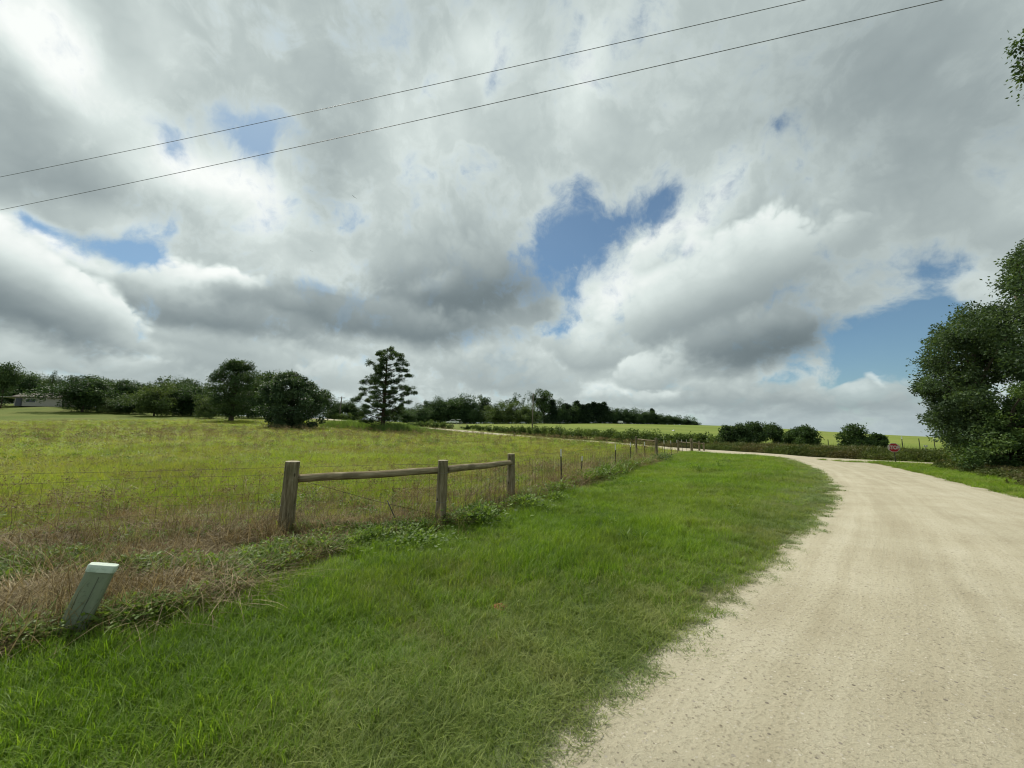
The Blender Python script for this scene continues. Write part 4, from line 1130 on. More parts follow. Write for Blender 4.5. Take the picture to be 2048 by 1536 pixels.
brace((x3 - .1, y3 - .1, H(x3, y3) + .95), (x2 + .2, y2 + .1, H(x2, y2) + .25), 'brace_wire', .003)
stk = MB(); xm, ym = (x1 + x2) / 2 + .35, (y1 + y2) / 2
stk.tube([Vector((xm, ym, H(xm, ym) + .52)) - fence.location, Vector((xm + .24, ym, H(xm, ym) + .05)) - fence.location], .009, 6); stk.build('twist_stick', M_TPOST, fence)

# small things of wood along the far roads
def wood_post_thing(px, ty, by, r, label):
    g_ = ground_at(px, by); x, y = g_.x, g_.y
    hh = max(zpix(px, ty, y) - H(x, y), .9); o = empty('fence_post', (x, y, H(x, y)))
    b = MB(); b.tube([(0, 0, -.2), (.0, 0, hh * .5), (.02, 0, hh)], [r * 1.05, r, r * .95], 10, wob=.08)
    me = b.mesh('fence_post', M_POST); bpy.data.objects.remove(o)
    tag(link('fence_post', me, loc=(x, y, H(x, y))), label, 'fence post', 'timber posts along the far road')
wood_post_thing(667.5, 838, 848, .14, 'dark timber post between the drooping tree and lone pine')
wood_post_thing(696, 842, 851, .12, 'timber post with weeds, left of the lone pine')
wood_post_thing(870, 855.5, 866.5, .11, 'dark timber post in front of the far road below the white pickup')
wood_post_thing(1029, 867, 876, .12, 'dark timber post in front of the far road near the tall pole')

# white topped steel posts on the hill at the right
for (px, ty, by, white, lab) in ((1656, 879, 891, 0, 'dark steel post between the flat-topped bush and rounded bush'), (1774, 877, 889, 0, 'dark steel post right of the small low bush'),
                                 (1804, 873, 891, 1, 'steel post with white tip above the stop sign'), (1838, 877, 889, 0, 'dark steel post between the two white-tipped posts'),
                                 (1868, 873, 889, 1, 'steel post with white tip beside the oak')):
    Y = 46.0; x = ray(px, 880).x * Y; h0 = H(x, Y); hh = max(zpix(px, ty, Y) - h0, 1.0); b = MB()
    o = empty('steel_post', (x, Y, h0)); tag(o, lab, 'fence post', 'steel posts on the hill beyond the stop sign')
    b.box((0, 0, hh * (.4 if white else .5)), (.07, .02, hh * (.8 if white else 1))); b.box((0, .03, hh * (.4 if white else .5)), (.02, .05, hh * (.8 if white else 1)))
    b.build('shaft', M_TPOST, o)
    if white: q = MB(); q.box((0, 0, hh * .9), (.11, .03, hh * .2)); q.box((0, .03, hh * .9), (.03, .05, hh * .2)); q.build('white_tip', M_TCAP, o)

# ---------------------------------------------------------------- stop sign
M_RED = simple('stop_red', (.42, .016, .028), .45, .4, .12, 6)
M_SWHITE = simple('sign_white', (.62, .58, .56), .5, .3, .05, 6)
M_SIGNBACK = simple('sign_post_steel', (.06, .058, .05), .6, .4, .3, 10)
def stop_sign():
    gp = at(1792, 928, 27.5); x, y = gp.x, gp.y; h0 = H(x, y)
    zc = zpix(1790, 895.3, y); o = empty('stop_sign', (x, y, h0)); tag(o, 'red octagonal stop sign on a dark post at the gravel road junction', 'stop sign')
    yaw = math.atan2(-x, y) + .12                      # faces back along the road
    b = MB(); b.box((0, .02, (zc - h0 + .2) / 2 - .15), (.05, .03, zc - h0 + .5)); b.build('post', M_SIGNBACK, o).rotation_euler = (0, 0, yaw)
    def octa(nm, r, y0, y1, mt):
        q = MB(); ring = [(r * math.cos(R(22.5 + 45 * k)), r * math.sin(R(22.5 + 45 * k))) for k in range(8)]
        vs = [(u, y0, v) for u, v in ring] + [(u, y1, v) for u, v in ring]
        q.add(vs, [tuple(range(8)), tuple(range(15, 7, -1))] + [(k + 8, (k + 1) % 8 + 8, (k + 1) % 8, k) for k in range(8)])
        ob = q.build(nm, mt, o, (0, 0, zc - h0)); ob.rotation_euler = (0, 0, yaw); return ob
    fc = octa('panel', .335, -.004, .0, M_SWHITE)
    fr = octa('red_face', .300, -.0075, -.0045, M_RED)
    # letters, cut as flat shapes
    cv = bpy.data.curves.new('letters', 'FONT'); cv.body = 'STOP'; cv.align_x = 'CENTER'; cv.align_y = 'CENTER'
    cv.size = .285; cv.extrude = .0012; cv.offset = .013; cv.space_character = 1.02
    tmp = bpy.data.objects.new('tmp_text', cv); COL.objects.link(tmp)
    dg = bpy.context.evaluated_depsgraph_get(); me = bpy.data.meshes.new_from_object(tmp.evaluated_get(dg)); bpy.data.objects.remove(tmp)
    me.name = 'letters'; me.materials.clear(); me.materials.append(M_SWHITE)
    lt = link('letters', me, o, (0, 0, zc - h0)); lt.rotation_euler = (R(90), 0, yaw); lt.scale = (.86, 1.2, 1)
    lt.location += Vector((math.sin(yaw), -math.cos(yaw), 0)) * .0098
stop_sign()

# ---------------------------------------------------------------- pedestal in the lower left corner
m_, n = mat('green_plastic'); p = opos(n)
dn_ = n.noise(n.v('MULTIPLY', p, (14, 14, 3)), 2.0, 6, .6).outputs[0]; sp_ = n.noise(p, 40, 4, .6).outputs[0]
c = n.mix(n.mr(dn_, .4, .7, 0, .5), (.165, .200, .135), (.225, .255, .175)); c = n.mix(n.mr(sp_, .56, .72, 0, .55), c, (.07, .09, .06))
sz_ = n.n('ShaderNodeSeparateXYZ', {0: p}).outputs[2]
mud = n.m('MULTIPLY', n.mr(sz_, .30, .02), n.mr(n.noise(p, 26, 5, .7).outputs[0], .42, .60))
c = n.mix(mud, c, (.15, .11, .07))
principled(n, c, .55, .35, (sp_, .15, .002)); M_PED = m_
m_, n = mat('pale_green_lid'); p = opos(n)
c = n.mix(n.mr(n.noise(p, 22, 5, .6).outputs[0], .45, .7), (.46, .54, .46), (.34, .42, .34)); principled(n, c, .5, .35); M_LID = m_
def pedestal():
    base = ground_at(120, 1296); base.z -= .06; o = empty('cable_pedestal', tuple(base))
    tag(o, 'leaning grey-green plastic cable pedestal with pale lid in the weeds', 'cable pedestal')
    w_, d_ = .175, .12
    def rr(w, d, r, z, n_=6):
        out_ = []
        for cx, cy, a0 in ((w / 2 - r, d / 2 - r, 0), (-w / 2 + r, d / 2 - r, 90), (-w / 2 + r, -d / 2 + r, 180), (w / 2 - r, -d / 2 + r, 270)):
            for k in range(n_ + 1): t = R(a0 + 90 * k / n_); out_.append((cx + r * math.cos(t), cy + r * math.sin(t), z))
        return out_
    def loft(rings, nm, mt):
        b = MB(); k = len(rings[0]); vs = [v for r_ in rings for v in r_]
        fs = [(i * k + j, i * k + (j + 1) % k, (i + 1) * k + (j + 1) % k, (i + 1) * k + j) for i in range(len(rings) - 1) for j in range(k)]
        b.add(vs, fs, 0, True); b.f.append([(len(rings) - 1) * k + j for j in range(k)]); b.mi.append(0); b.sm.append(False)
        ob = b.build(nm, mt, o); sp = ob.modifiers.new('es', 'EDGE_SPLIT'); sp.split_angle = R(50); return ob
    hgt = .67
    loft([rr(w_, d_, .030, -.15), rr(w_, d_, .030, hgt - .055)], 'body', M_PED)
    loft([rr(w_ + .010, d_ + .010, .034, hgt - .054), rr(w_ + .012, d_ + .012, .034, hgt - .008), rr(w_ + .002, d_ + .002, .030, hgt)], 'lid', M_LID)
    b = MB(); b.box((.012, -d_ / 2 - .0015, hgt * .42), (.003, .003, hgt * .9)); b.build('seam', M_SIGNBACK, o)
    o.rotation_euler = (R(-4), R(15.5), math.atan2(-base.x, base.y) * .75)
pedestal()

# ---------------------------------------------------------------- power poles and wires
M_POLE = simple('pole_wood', (.15, .135, .115), .9, .15, .3, 4)
M_CABLE = simple('cable', (.085, .09, .095), .6, .3, .1, 4)
def pole(px, top, Y, r, lean, label, cross):
    x = ray(px, 850).x * Y; h0 = H(x, Y); hh = zpix(px, top, Y) - h0; o = empty('utility_pole', (x, Y, h0)); tag(o, label, 'utility pole')
    b = MB(); b.tube([(0, 0, -.5), (lean * .5, 0, hh * .5), (lean, 0, hh)], [r * 1.2, r, r * .75], 10); b.build('shaft', M_POLE, o)
    if cross:
        q = MB(); q.box((lean, 0, hh - .55), (2.5, .14, .16)); q.build('crossarm', M_POLE, o)
        for dx in (-1.12, -.5, .5, 1.12):
            q = MB(); q.tube([(lean + dx, 0, hh - .47), (lean + dx, 0, hh - .36), (lean + dx, 0, hh - .26)], [.05, .07, .03], 8); q.build('insulator', M_POLE, o)
    else:
        q = MB(); q.tube([(lean, 0, hh), (lean, 0, hh + .22)], [.06, .05], 8); q.build('insulator', M_POLE, o)
pole(1064, 788, 108, .17, .45, 'tall bare wooden utility pole standing in the hedge before the middle wood', False)
pole(677, 793, 142, .22, .6, 'leaning utility pole with a crossarm between drooping tree and lone pine', True)

def power_line(pa, pb, z, sag, r, label):
    """runs level at height z; passes through two sight lines, carries on beyond both"""
    va, vb = ray(*pa), ray(*pb)
    A = va * ((z - EYE) / va.z) + Vector((0, 0, EYE)); B = vb * ((z - EYE) / vb.z) + Vector((0, 0, EYE))
    d = (B - A); A2 = A - d * .8; B2 = B + d * .8; k = 60
    b = MB(); pts = []
    for i in range(k + 1):
        t = i / k; q = A2.lerp(B2, t); q.z += sag * ((2 * t - 1) ** 2) - sag * (.385 ** 2) * 1.0; pts.append(q - A2)
    b.tube(pts, r, 6); o = b.build('power_line', M_CABLE, loc=tuple(A2)); tag(o, label, 'power line', 'overhead power lines')
power_line((0, 354), (1610, 0), 8.6, .5, .0050, 'upper thin black power line crossing the cloudy sky')
power_line((0, 420), (1885, 0), 7.6, .5, .0050, 'lower thin black power line crossing the cloudy sky')

# ---------------------------------------------------------------- birds
M_BIRD = simple('dark_feathers', (.05, .05, .052), .8, .2, .2, 10)
def bird(px, py, Y, span, roll, label):
    q = at(px, py, Y); b = MB(); s_ = span / 2
    b.tube([(0, -.30, 0), (0, -.22, .01), (0, 0, 0), (0, .18, 0), (0, .30, .01), (0, .36, 0)], [.02, .06, .085, .06, .035, .01], 8)
    for sg in (-1, 1):
        pts = [(0, .10, .03), (sg * s_ * .5, .16, .12), (sg * s_, .02, .16), (sg * s_ * .95, -.12, .16), (sg * s_ * .5, -.16, .12), (0, -.16, .03)]
        lo = [(x, y, z - .02) for x, y, z in pts]
        fs = [tuple(range(6)), tuple(range(11, 5, -1))] + [(i, (i + 1) % 6, (i + 1) % 6 + 6, i + 6) for i in range(6)]
        b.add(pts + lo, fs)
    b.add([(-.05, -.25, .01), (.05, -.25, .01), (.12, -.48, .01), (-.12, -.48, .01), (-.05, -.25, -.005), (.05, -.25, -.005), (.12, -.48, -.005), (-.12, -.48, -.005)],
          [(0, 1, 2, 3), (7, 6, 5, 4), (0, 3, 7, 4), (1, 5, 6, 2), (2, 6, 7, 3), (0, 4, 5, 1)])
    o = b.build('bird', M_BIRD, loc=tuple(q)); o.rotation_euler = (R(20), roll, R(35)); tag(o, label, 'bird', 'soaring birds')
bird(708, 394, 120, 1.7, R(28), 'dark soaring bird, the higher and nearer of two specks in the clouds')
bird(622, 502, 170, 1.7, R(26), 'fainter soaring bird, the lower of two specks in the clouds')

# ---------------------------------------------------------------- house at the left
M_SIDING = simple('pale_siding', (.36, .34, .31), .8, .2, .06, 2); M_ROOF = simple('grey_shingles', (.16, .145, .13), .9, .1, .15, 3)
M_GLASS = simple('dark_glass', (.02, .025, .03), .15, .6, .1, 2); M_TRIM = simple('trim_white', (.55, .55, .52), .6, .3, .05, 3)
def house():
    Y = 127.0; x0, x1 = ray(66, 810).x * Y, ray(128, 810).x * Y; xc = (x0 + x1) / 2; h0 = H(xc, Y)
    o = empty('house', (xc, Y, h0 - .3)); o.rotation_euler = (0, 0, R(18)); tag(o, 'low white single-storey house with grey gabled roof among the left trees', 'house')
    L_, D_, wh = 11.5, 8.0, 3.0
    b = MB(); b.box((0, 0, wh / 2), (L_, D_, wh)); b.build('wall', M_SIDING, o)
    b = MB()
    ov = .6; rz = 1.5
    vs = []
    for x in (-L_ / 2 - ov, L_ / 2 + ov):
        vs += [(x, -D_ / 2 - ov, wh - .05), (x, 0, wh + rz), (x, D_ / 2 + ov, wh - .05), (x, D_ / 2 + ov, wh - .27), (x, 0, wh + rz - .22), (x, -D_ / 2 - ov, wh - .27)]
    b.add(vs, [(0, 1, 7, 6), (1, 2, 8, 7), (2, 3, 9, 8), (3, 4, 10, 9), (4, 5, 11, 10), (5, 0, 6, 11), (5, 4, 3, 2, 1, 0), (6, 7, 8, 9, 10, 11)])
    b.build('roof', M_ROOF, o)
    for sx in (-1, 1):
        b = MB(); x = sx * (L_ / 2 - .02)
        b.add([(x, -D_ / 2, wh), (x, D_ / 2, wh), (x, 0, wh + rz - .3), (x + sx * .04, -D_ / 2, wh), (x + sx * .04, D_ / 2, wh), (x + sx * .04, 0, wh + rz - .3)], [(0, 1, 2), (5, 4, 3), (0, 3, 4, 1), (1, 4, 5, 2), (2, 5, 3, 0)])
        b.build('gable', M_TRIM, o)
    for (cx, w_, hh, cz) in ((-1.9, 2.2, 1.1, 1.75),):
        b = MB(); b.box((cx, -D_ / 2 - .03, cz), (w_ + .2, .08, hh + .2)); f_ = b.build('window', M_TRIM, o)
        b = MB(); b.box((cx, -D_ / 2 - .08, cz), (w_, .04, hh)); b.build('pane', M_GLASS, f_)
    b = MB(); b.box((-4.7, -D_ / 2 - .04, 1.25), (1.5, .08, 2.4)); d_ = b.build('door', M_GLASS, o)
    # carport wing at the left
    b = MB(); b.box((-L_ / 2 - 2.2, -.5, 2.85), (4.4, 6.5, .18)); b.build('porch_roof', M_TRIM, o)
    for px_, py_ in ((-L_ / 2 - 4.1, -3.4), (-L_ / 2 - 4.1, 2.4)):
        b = MB(); b.box((px_, py_, 1.35), (.14, .14, 2.8)); b.build('porch_post', M_TRIM, o)
house()

# ---------------------------------------------------------------- vehicles by the middle wood
M_CARW = simple('white_car_paint', (.62, .63, .62), .35, .5, .03, 2); M_TYRE = simple('tyre_rubber', (.02, .02, .02), .8, .2, .2, 8)
M_DARK = simple('dark_trim', (.025, .025, .027), .5, .4, .2, 5); M_MUD = simple('olive_bodywork', (.16, .17, .12), .6, .3, .2, 5)
def wheel(o, x, y, r, w_=.26):
    b = MB(); b.tube([(x, y - w_ / 2, r), (x, y - w_ * .42, r), (x, y + w_ * .42, r), (x, y + w_ / 2, r)], [r * .88, r, r, r * .88], 20, smooth=False); q = b.build('wheel', M_TYRE, o)
    b = MB(); b.tube([(x, y - w_ / 2 - .012, r), (x, y + w_ / 2 + .012, r)], r * .55, 14, smooth=False); b.build('rim', M_TCAP, q)
def profile(nm, pts, w_, mt, o, inset=0.0):
    b = MB(); k = len(pts); vs = [(x, -w_ / 2, z) for x, z in pts] + [(x, w_ / 2, z) for x, z in pts]
    b.add(vs, [tuple(range(k))[::-1], tuple(range(k, 2 * k))] + [(i, (i + 1) % k, (i + 1) % k + k, i + k) for i in range(k)])
    return bevel(b.build(nm, mt, o), .05, 3)
def pickup():
    Y = 176.0; x = ray(905, 840).x * Y; o = empty('pickup_truck', (x, Y, H(x, Y)), R(4)); tag(o, 'white pickup truck parked in front of the middle wood', 'pickup truck')
    profile('body', [(-2.9, .50), (-2.92, 1.02), (-2.75, 1.12), (-1.25, 1.22), (-1.1, 1.2), (2.85, 1.20), (2.88, .50), (2.3, .42), (-2.3, .42)], 1.95, M_CARW, o)
    profile('cab', [(-1.35, 1.15), (-.55, 1.88), (-.3, 1.94), (1.0, 1.94), (1.18, 1.86), (1.3, 1.15)], 1.76, M_CARW, o)
    for s_ in (-1, 1):
        b = MB(); b.add([(-1.02, s_ * .885, 1.28), (-.48, s_ * .885, 1.80), (.28, s_ * .885, 1.82), (.28, s_ * .885, 1.28), (-1.02, s_ * .895, 1.28), (-.48, s_ * .895, 1.80), (.28, s_ * .895, 1.82), (.28, s_ * .895, 1.28)],
                         [(0, 1, 2, 3), (7, 6, 5, 4), (0, 4, 5, 1), (1, 5, 6, 2), (2, 6, 7, 3), (3, 7, 4, 0)]); b.build('window', M_GLASS, o)
        b = MB(); b.box((.72, s_ * .89, 1.55), (.72, .012, .5)); b.build('window', M_GLASS, o)
    b = MB(); b.box((-2.93, 0, .86), (.06, 1.3, .26)); b.build('grille', M_DARK, o)
    for s_ in (-1, 1): b = MB(); b.box((-2.90, s_ * .80, .92), (.10, .26, .2)); b.build('headlight', M_TCAP, o)
    b = MB(); b.box((-2.96, 0, .56), (.16, 1.9, .2)); b.build('bumper', M_DARK, o)
    for wx in (-1.85, 1.9):
        for s_ in (-1, 1): wheel(o, wx, s_ * .86, .40)
pickup()
def utility():
    Y = 178.0; x = ray(917, 840).x * Y; o = empty('utility_vehicle', (x, Y, H(x, Y)), R(8)); tag(o, 'dark open utility vehicle with pale roof parked behind the white pickup', 'utility vehicle')
    profile('body', [(-1.7, .45), (-1.75, .95), (-1.0, 1.15), (-.7, .8), (.5, .8), (.55, 1.15), (1.7, 1.15), (1.7, .45)], 1.5, M_MUD, o)
    b = MB(); b.box((.1, 0, 2.02), (1.9, 1.5, .12), taper=.85); bevel(b.build('roof', M_TCAP, o), .03)
    for px_, s_ in ((-.75, -1), (-.75, 1), (.95, -1), (.95, 1)):
        b = MB(); b.tube([(px_ * 1.15, s_ * .68, 1.0), (px_, s_ * .66, 2.0)], .04, 6); b.build('roof_post', M_DARK, o)
    b = MB(); b.box((.3, 0, .95), (.5, 1.3, .25)); b.box((.55, 0, 1.3), (.14, 1.3, .6)); b.build('seat', M_DARK, o)
    for wx in (-1.2, 1.2):
        for s_ in (-1, 1): wheel(o, wx, s_ * .68, .36)
utility()
def trailer():
    Y = 210.0; x = ray(1240, 842).x * Y; o = empty('trailer', (x, Y, H(x, Y)), R(5)); tag(o, 'small low white trailer at the foot of the wood on the hill', 'trailer')
    profile('body', [(-1.1, .55), (-1.1, 1.35), (-.8, 1.6), (1.4, 1.5), (1.4, .55)], 1.6, M_CARW, o)
    b = MB(); b.box((-1.5, 0, .55), (.9, .1, .1)); b.build('tow_bar', M_DARK, o)
    for s_ in (-1, 1): wheel(o, .3, s_ * .8, .34)
trailer()
def rock(x, y, s_, mt, label, cat, nm='rock', flat=.6, group=None, seed=0):
    g = np.random.default_rng(seed); import bmesh
    bm = bmesh.new(); bmesh.ops.create_icosphere(bm, subdivisions=2, radius=1)
    for v in bm.verts:
        d = v.co.normalized(); k = 1 + .22 * math.sin(d.x * 3.1 + seed) + .2 * math.sin(d.y * 4.3 + seed * 2) + .12 * g.normal()
        v.co = Vector((d.x * s_ * k, d.y * s_ * .75 * k, d.z * s_ * flat * k))
    me = bpy.data.meshes.new(nm); bm.to_mesh(me); bm.free(); me.materials.append(mt)
    o = link(nm, me, loc=(x, y, H(x, y) + s_ * flat * .35 + (.015 if road_mask(np.array([x]), np.array([y]))[0] else 0))); o.rotation_euler = (0, 0, g.uniform(0, 6))
    return tag(o, label, cat, group)
M_STONE = simple('pale_limestone', (.52, .49, .41), .9, .15, .2, 25, bump=.5); M_STONED = simple('grey_limestone', (.33, .31, .27), .9, .15, .25, 25, bump=.5)
q = ground_at(1347, 862); rock(q.x, q.y, .45, M_CARW, 'small bright white rock lying in the green hill field', 'rock', seed=3)
for i, (px, py, s_, lab) in enumerate([(1452, 1498, .024, 'largest pale stone near the bottom of the gravel road'), (1508, 1527, .016, 'pale stone at the bottom edge right of the largest one'),
        (1472, 1454, .013, 'small white stone just above the largest pale stone'), (1381, 1475, .013, 'small white stone left of the largest pale stone'), (1353, 1392, .013, 'white stone near the verge edge in the middle of the foreground'),
        (1223, 1474, .012, 'small white stone close to the grass at the bottom'), (1300, 1434, .010, 'tiny pale stone between verge and largest stone'), (1905, 1456, .013, 'pale stone on the right side of the road foreground'),
        (1338, 1319, .010, 'small stone under the grass edge at the middle'), (1449, 1339, .011, 'greenish pale stone right of the grass edge'), (1610, 1183, .014, 'white stone on the road beyond the nearest grass tip')]):
    q = ground_at(px, py); rock(q.x, q.y, s_, M_STONE if i != 9 else M_STONED, lab, 'stone', 'stone', .7, 'loose stones on the gravel road', seed=10 + i)

# gate at the far pasture
def gate():
    Y = roadY(918) + 7.5; xa, xb = ray(906, 850).x * Y, ray(932, 850).x * Y; h0 = H((xa + xb) / 2, Y)
    o = empty('pasture_gate', (xa, Y, h0)); tag(o, 'metal bar gate between two hedges below the white pickup', 'gate'); L_ = xb - xa
    MG = simple('gate_metal', (.20, .17, .11), .6, .4, .2, 5)
    for i in range(5):
        b = MB(); b.tube([(0, 0, .25 + i * .27), (L_, 0, .25 + i * .27)], .028, 6); b.build('bar', MG, o)
    for x in (0, L_ * .5, L_): b = MB(); b.tube([(x, .03, .15), (x, .03, 1.45)], .032, 6); b.build('upright', MG, o)
    for x in (-.25, L_ + .25): b = MB(); b.tube([(x, 0, -.3), (x, 0, 1.7)], .11, 10); b.build('gate_post', M_POST, o)
gate()
# two small white plates on the bank beside the stop sign
def plates():
    Y = 33.0; x = ray(1850.5, 892).x * Y; h0 = H(x, Y); hh = zpix(1850, 892, Y) - h0; o = empty('marker', (x, Y, h0)); tag(o, 'pair of small white marker plates on a stake right of the stop sign', 'marker')
    b = MB(); b.tube([(0, 0, -.2), (0, 0, hh - .05)], .02, 6); b.build('stake', M_TPOST, o)
    for dx in (-.09, .09): b = MB(); b.box((dx, -.03, hh), (.13, .02, .14)); bevel(b.build('plate', M_TCAP, o), .01)
plates()

# ---------------------------------------------------------------- grass and other ground cover
def blades(g, n_, h, spread, wd, bend, seg=3, hvar=.45, upright=1.0, base_r=None):
    """curved grass blades; returns verts, quads, tone"""
    a = g.uniform(0, 2 * np.pi, n_); br = (spread if base_r is None else base_r) * np.sqrt(g.random(n_)); ba = g.uniform(0, 2 * np.pi, n_)
    bx = br * np.cos(ba); by = br * np.sin(ba)
    hh = h * (1 - hvar + 2 * hvar * g.random(n_)); bd = bend * (.3 + 1.2 * g.random(n_)) * hh
    dx, dy = np.cos(a), np.sin(a); px, py = -dy, dx
    V = np.zeros((n_, seg + 1, 2, 3))
    for i in range(seg + 1):
        t = i / seg; out_ = bd * t ** 2.0; z = hh * (t - .35 * bend * t ** 3) * upright
        w_ = wd * (1 - t ** 1.7) * (.6 + .8 * (hh / h)) * .5 + wd * .03
        x = bx + dx * out_; y = by + dy * out_
        V[:, i, 0] = np.stack([x - px * w_, y - py * w_, z], -1); V[:, i, 1] = np.stack([x + px * w_, y + py * w_, z], -1)
    idx = np.arange(n_ * (seg + 1) * 2).reshape(n_, seg + 1, 2)
    F = np.stack([idx[:, :-1, 0], idx[:, :-1, 1], idx[:, 1:, 1], idx[:, 1:, 0]], -1).reshape(-1, 4)
    T = np.repeat(g.random(n_), seg)
    return V.reshape(-1, 3), F, T
def leafy(g, n_, h, r, L, Wd, seg_stems=5):
    """low broad-leaved weed"""
    parts = []
    c_ = np.stack([g.normal(size=n_) * r * .5, g.normal(size=n_) * r * .5, h * g.random(n_) ** .7], -1)
    d = unit(np.stack([c_[:, 0] / r + g.normal(size=n_) * .4, c_[:, 1] / r + g.normal(size=n_) * .4, .25 + g.normal(size=n_) * .25], -1))
    nr = unit(np.stack([g.normal(size=n_) * .4, g.normal(size=n_) * .4, np.ones(n_)], -1)); sc = .6 + .7 * g.random(n_)
    V, F = leaf_quads(c_, d, nr, L * sc, Wd * sc); parts.append((V, F, g.random(n_)))
    parts.append(blades(g, seg_stems, h, r * .3, .006, .3, 2))
    return join(parts)

M_GR = leafmat('lush_grass', ((.055, .110, .008), (.130, .225, .018), (.300, .410, .065)), .45, .45, dry=(.32, .30, .10), dryamt=.20, rvar=.5, spec=.2, tint=(1.25, 1.35, .45))
M_GO = leafmat('olive_grass', ((.065, .110, .016), (.150, .215, .036), (.310, .385, .095)), .9, .42, dry=(.34, .30, .14), dryamt=.28, rvar=.55, spec=.2, tint=(1.2, 1.25, .6))
M_CR = leafmat('creeping_grass', ((.090, .145, .045), (.165, .235, .080), (.280, .340, .150)), 1.6, .35, dry=(.26, .22, .13), dryamt=.30, rvar=.55)
M_FG = leafmat('pasture_grass', ((.145, .205, .026), (.245, .320, .046), (.390, .430, .105)), .16, .42, dry=(.34, .27, .115), dryamt=.36, rvar=.4, tint=(1.2, 1.25, .5))
M_DG = leafmat('dead_grass', ((.065, .048, .022), (.180, .140, .064), (.44, .365, .195)), .9, .30, rvar=.65, tint=(1.1, 1.0, .8))
M_WD = leafmat('weed_leaves', ((.050, .095, .014), (.110, .185, .030), (.220, .300, .075)), 1.2, .40, rvar=.6, spec=.2)
M_BR = leafmat('bank_brush', ((.030, .048, .014), (.078, .112, .030), (.160, .205, .060)), .35, .3, dry=(.14, .095, .060), dryamt=.50, rvar=.5)
M_TALL = leafmat('tall_green_grass', ((.070, .120, .030), (.130, .200, .060), (.22, .30, .10)), .5, .45, rvar=.5)

def source(nm, VFT, mt):
    V, F, T = VFT
    return bpy.data.objects.new(nm, np_mesh(nm, V, F, mt, rnd=T))    # the plant a scatter repeats

def scatter(name, label, cat, pts, rot, scl, srcs, pick=None):
    """one ground-cover object: geometry nodes repeat small plants on its points"""
    n_ = len(pts)
    me = bpy.data.meshes.new(name); me.vertices.add(n_); me.vertices.foreach_set('co', np.asarray(pts, np.float32).ravel())
    for nm, ty, val in (('rot', 'FLOAT_VECTOR', rot), ('scl', 'FLOAT_VECTOR', scl)):
        at_ = me.attributes.new(nm, ty, 'POINT'); at_.data.foreach_set('vector', np.asarray(val, np.float32).ravel())
    pk = me.attributes.new('pick', 'INT', 'POINT'); pick = np.random.default_rng(3).integers(0, len(srcs), n_) if pick is None else pick
    pk.data.foreach_set('value', pick.astype(np.int32))
    o = link(name, me); tag(o, label, cat, kind='stuff')
    t = bpy.data.node_groups.new(name, 'GeometryNodeTree')
    t.interface.new_socket('Geometry', in_out='INPUT', socket_type='NodeSocketGeometry'); t.interface.new_socket('Geometry', in_out='OUTPUT', socket_type='NodeSocketGeometry')
    N = t.nodes; gi = N.new('NodeGroupInput'); go = N.new('NodeGroupOutput'); jn = N.new('GeometryNodeJoinGeometry')
    def named(nm, ty):
        q = N.new('GeometryNodeInputNamedAttribute'); q.data_type = ty; q.inputs['Name'].default_value = nm
        return [s_ for s_ in q.outputs if s_.enabled and s_.name == 'Attribute'][0]
    aR = named('rot', 'FLOAT_VECTOR'); aS = named('scl', 'FLOAT_VECTOR'); aP = named('pick', 'INT')
    e2r = N.new('FunctionNodeEulerToRotation'); t.links.new(aR, e2r.inputs[0])
    for i, so in enumerate(srcs):
        oi = N.new('GeometryNodeObjectInfo'); oi.inputs['Object'].default_value = so; oi.inputs['As Instance'].default_value = True
        cp = N.new('FunctionNodeCompare'); cp.data_type = 'INT'; cp.operation = 'EQUAL'
        ins = [s_ for s_ in cp.inputs if s_.enabled]; t.links.new(aP, ins[0]); ins[1].default_value = i
        ip = N.new('GeometryNodeInstanceOnPoints')
        t.links.new(gi.outputs[0], ip.inputs['Points']); t.links.new(cp.outputs[0], ip.inputs['Selection'])
        t.links.new(oi.outputs['Geometry'], ip.inputs['Instance']); t.links.new(e2r.outputs[0], ip.inputs['Rotation']); t.links.new(aS, ip.inputs['Scale'])
        t.links.new(ip.outputs[0], jn.inputs[0])
    t.links.new(jn.outputs[0], go.inputs[0])
    md = o.modifiers.new('scatter', 'NODES'); md.node_group = t
    return o

def polar(g, n_, r0, r1, t0, t1, k=0.0):
    """points in a fan; density falls as r**-(2-k)... uniform in log r when k=0"""
    if k == 0: r = r0 * (r1 / r0) ** g.random(n_)
    else: r = (r0 ** k + (r1 ** k - r0 ** k) * g.random(n_)) ** (1 / k)
    t = np.radians(g.uniform(t0, t1, n_)); return r * np.sin(t), r * np.cos(t), r
def finish(g, x, y, lean=.15, s0=1.0, s1=1.3, hz=None, lift=0.0):
    z = Hv(x, y) + lift; n_ = len(x)
    rot = np.stack([g.normal(size=n_) * lean, g.normal(size=n_) * lean, g.uniform(0, 6.283, n_)], -1)
    s_ = g.uniform(s0, s1, n_)[:, None] * np.ones(3)
    if hz is not None: s_ = s_ * hz
    return np.stack([x, y, z], -1), rot, s_
def vnoise(x, y, f, seed=0):
    """smooth pseudo noise in -1..1"""
    r_ = np.random.default_rng(seed + 99); v = 0
    for k in range(6):
        a = r_.uniform(0, 6.28); ff = f * (1 + .55 * k); v = v + np.sin((x * math.cos(a) + y * math.sin(a)) * ff + r_.uniform(0, 6.28)) / (1 + .4 * k)
    return v / 2.4
EDGE_W = wander(EDGE_L, .16, 1.9)
VP = np.vstack([np.array([(-30, -9)] + FLINE), EDGE_W[EDGE_W[:, 1] < 46][::-1]])
g = np.random.default_rng(101)

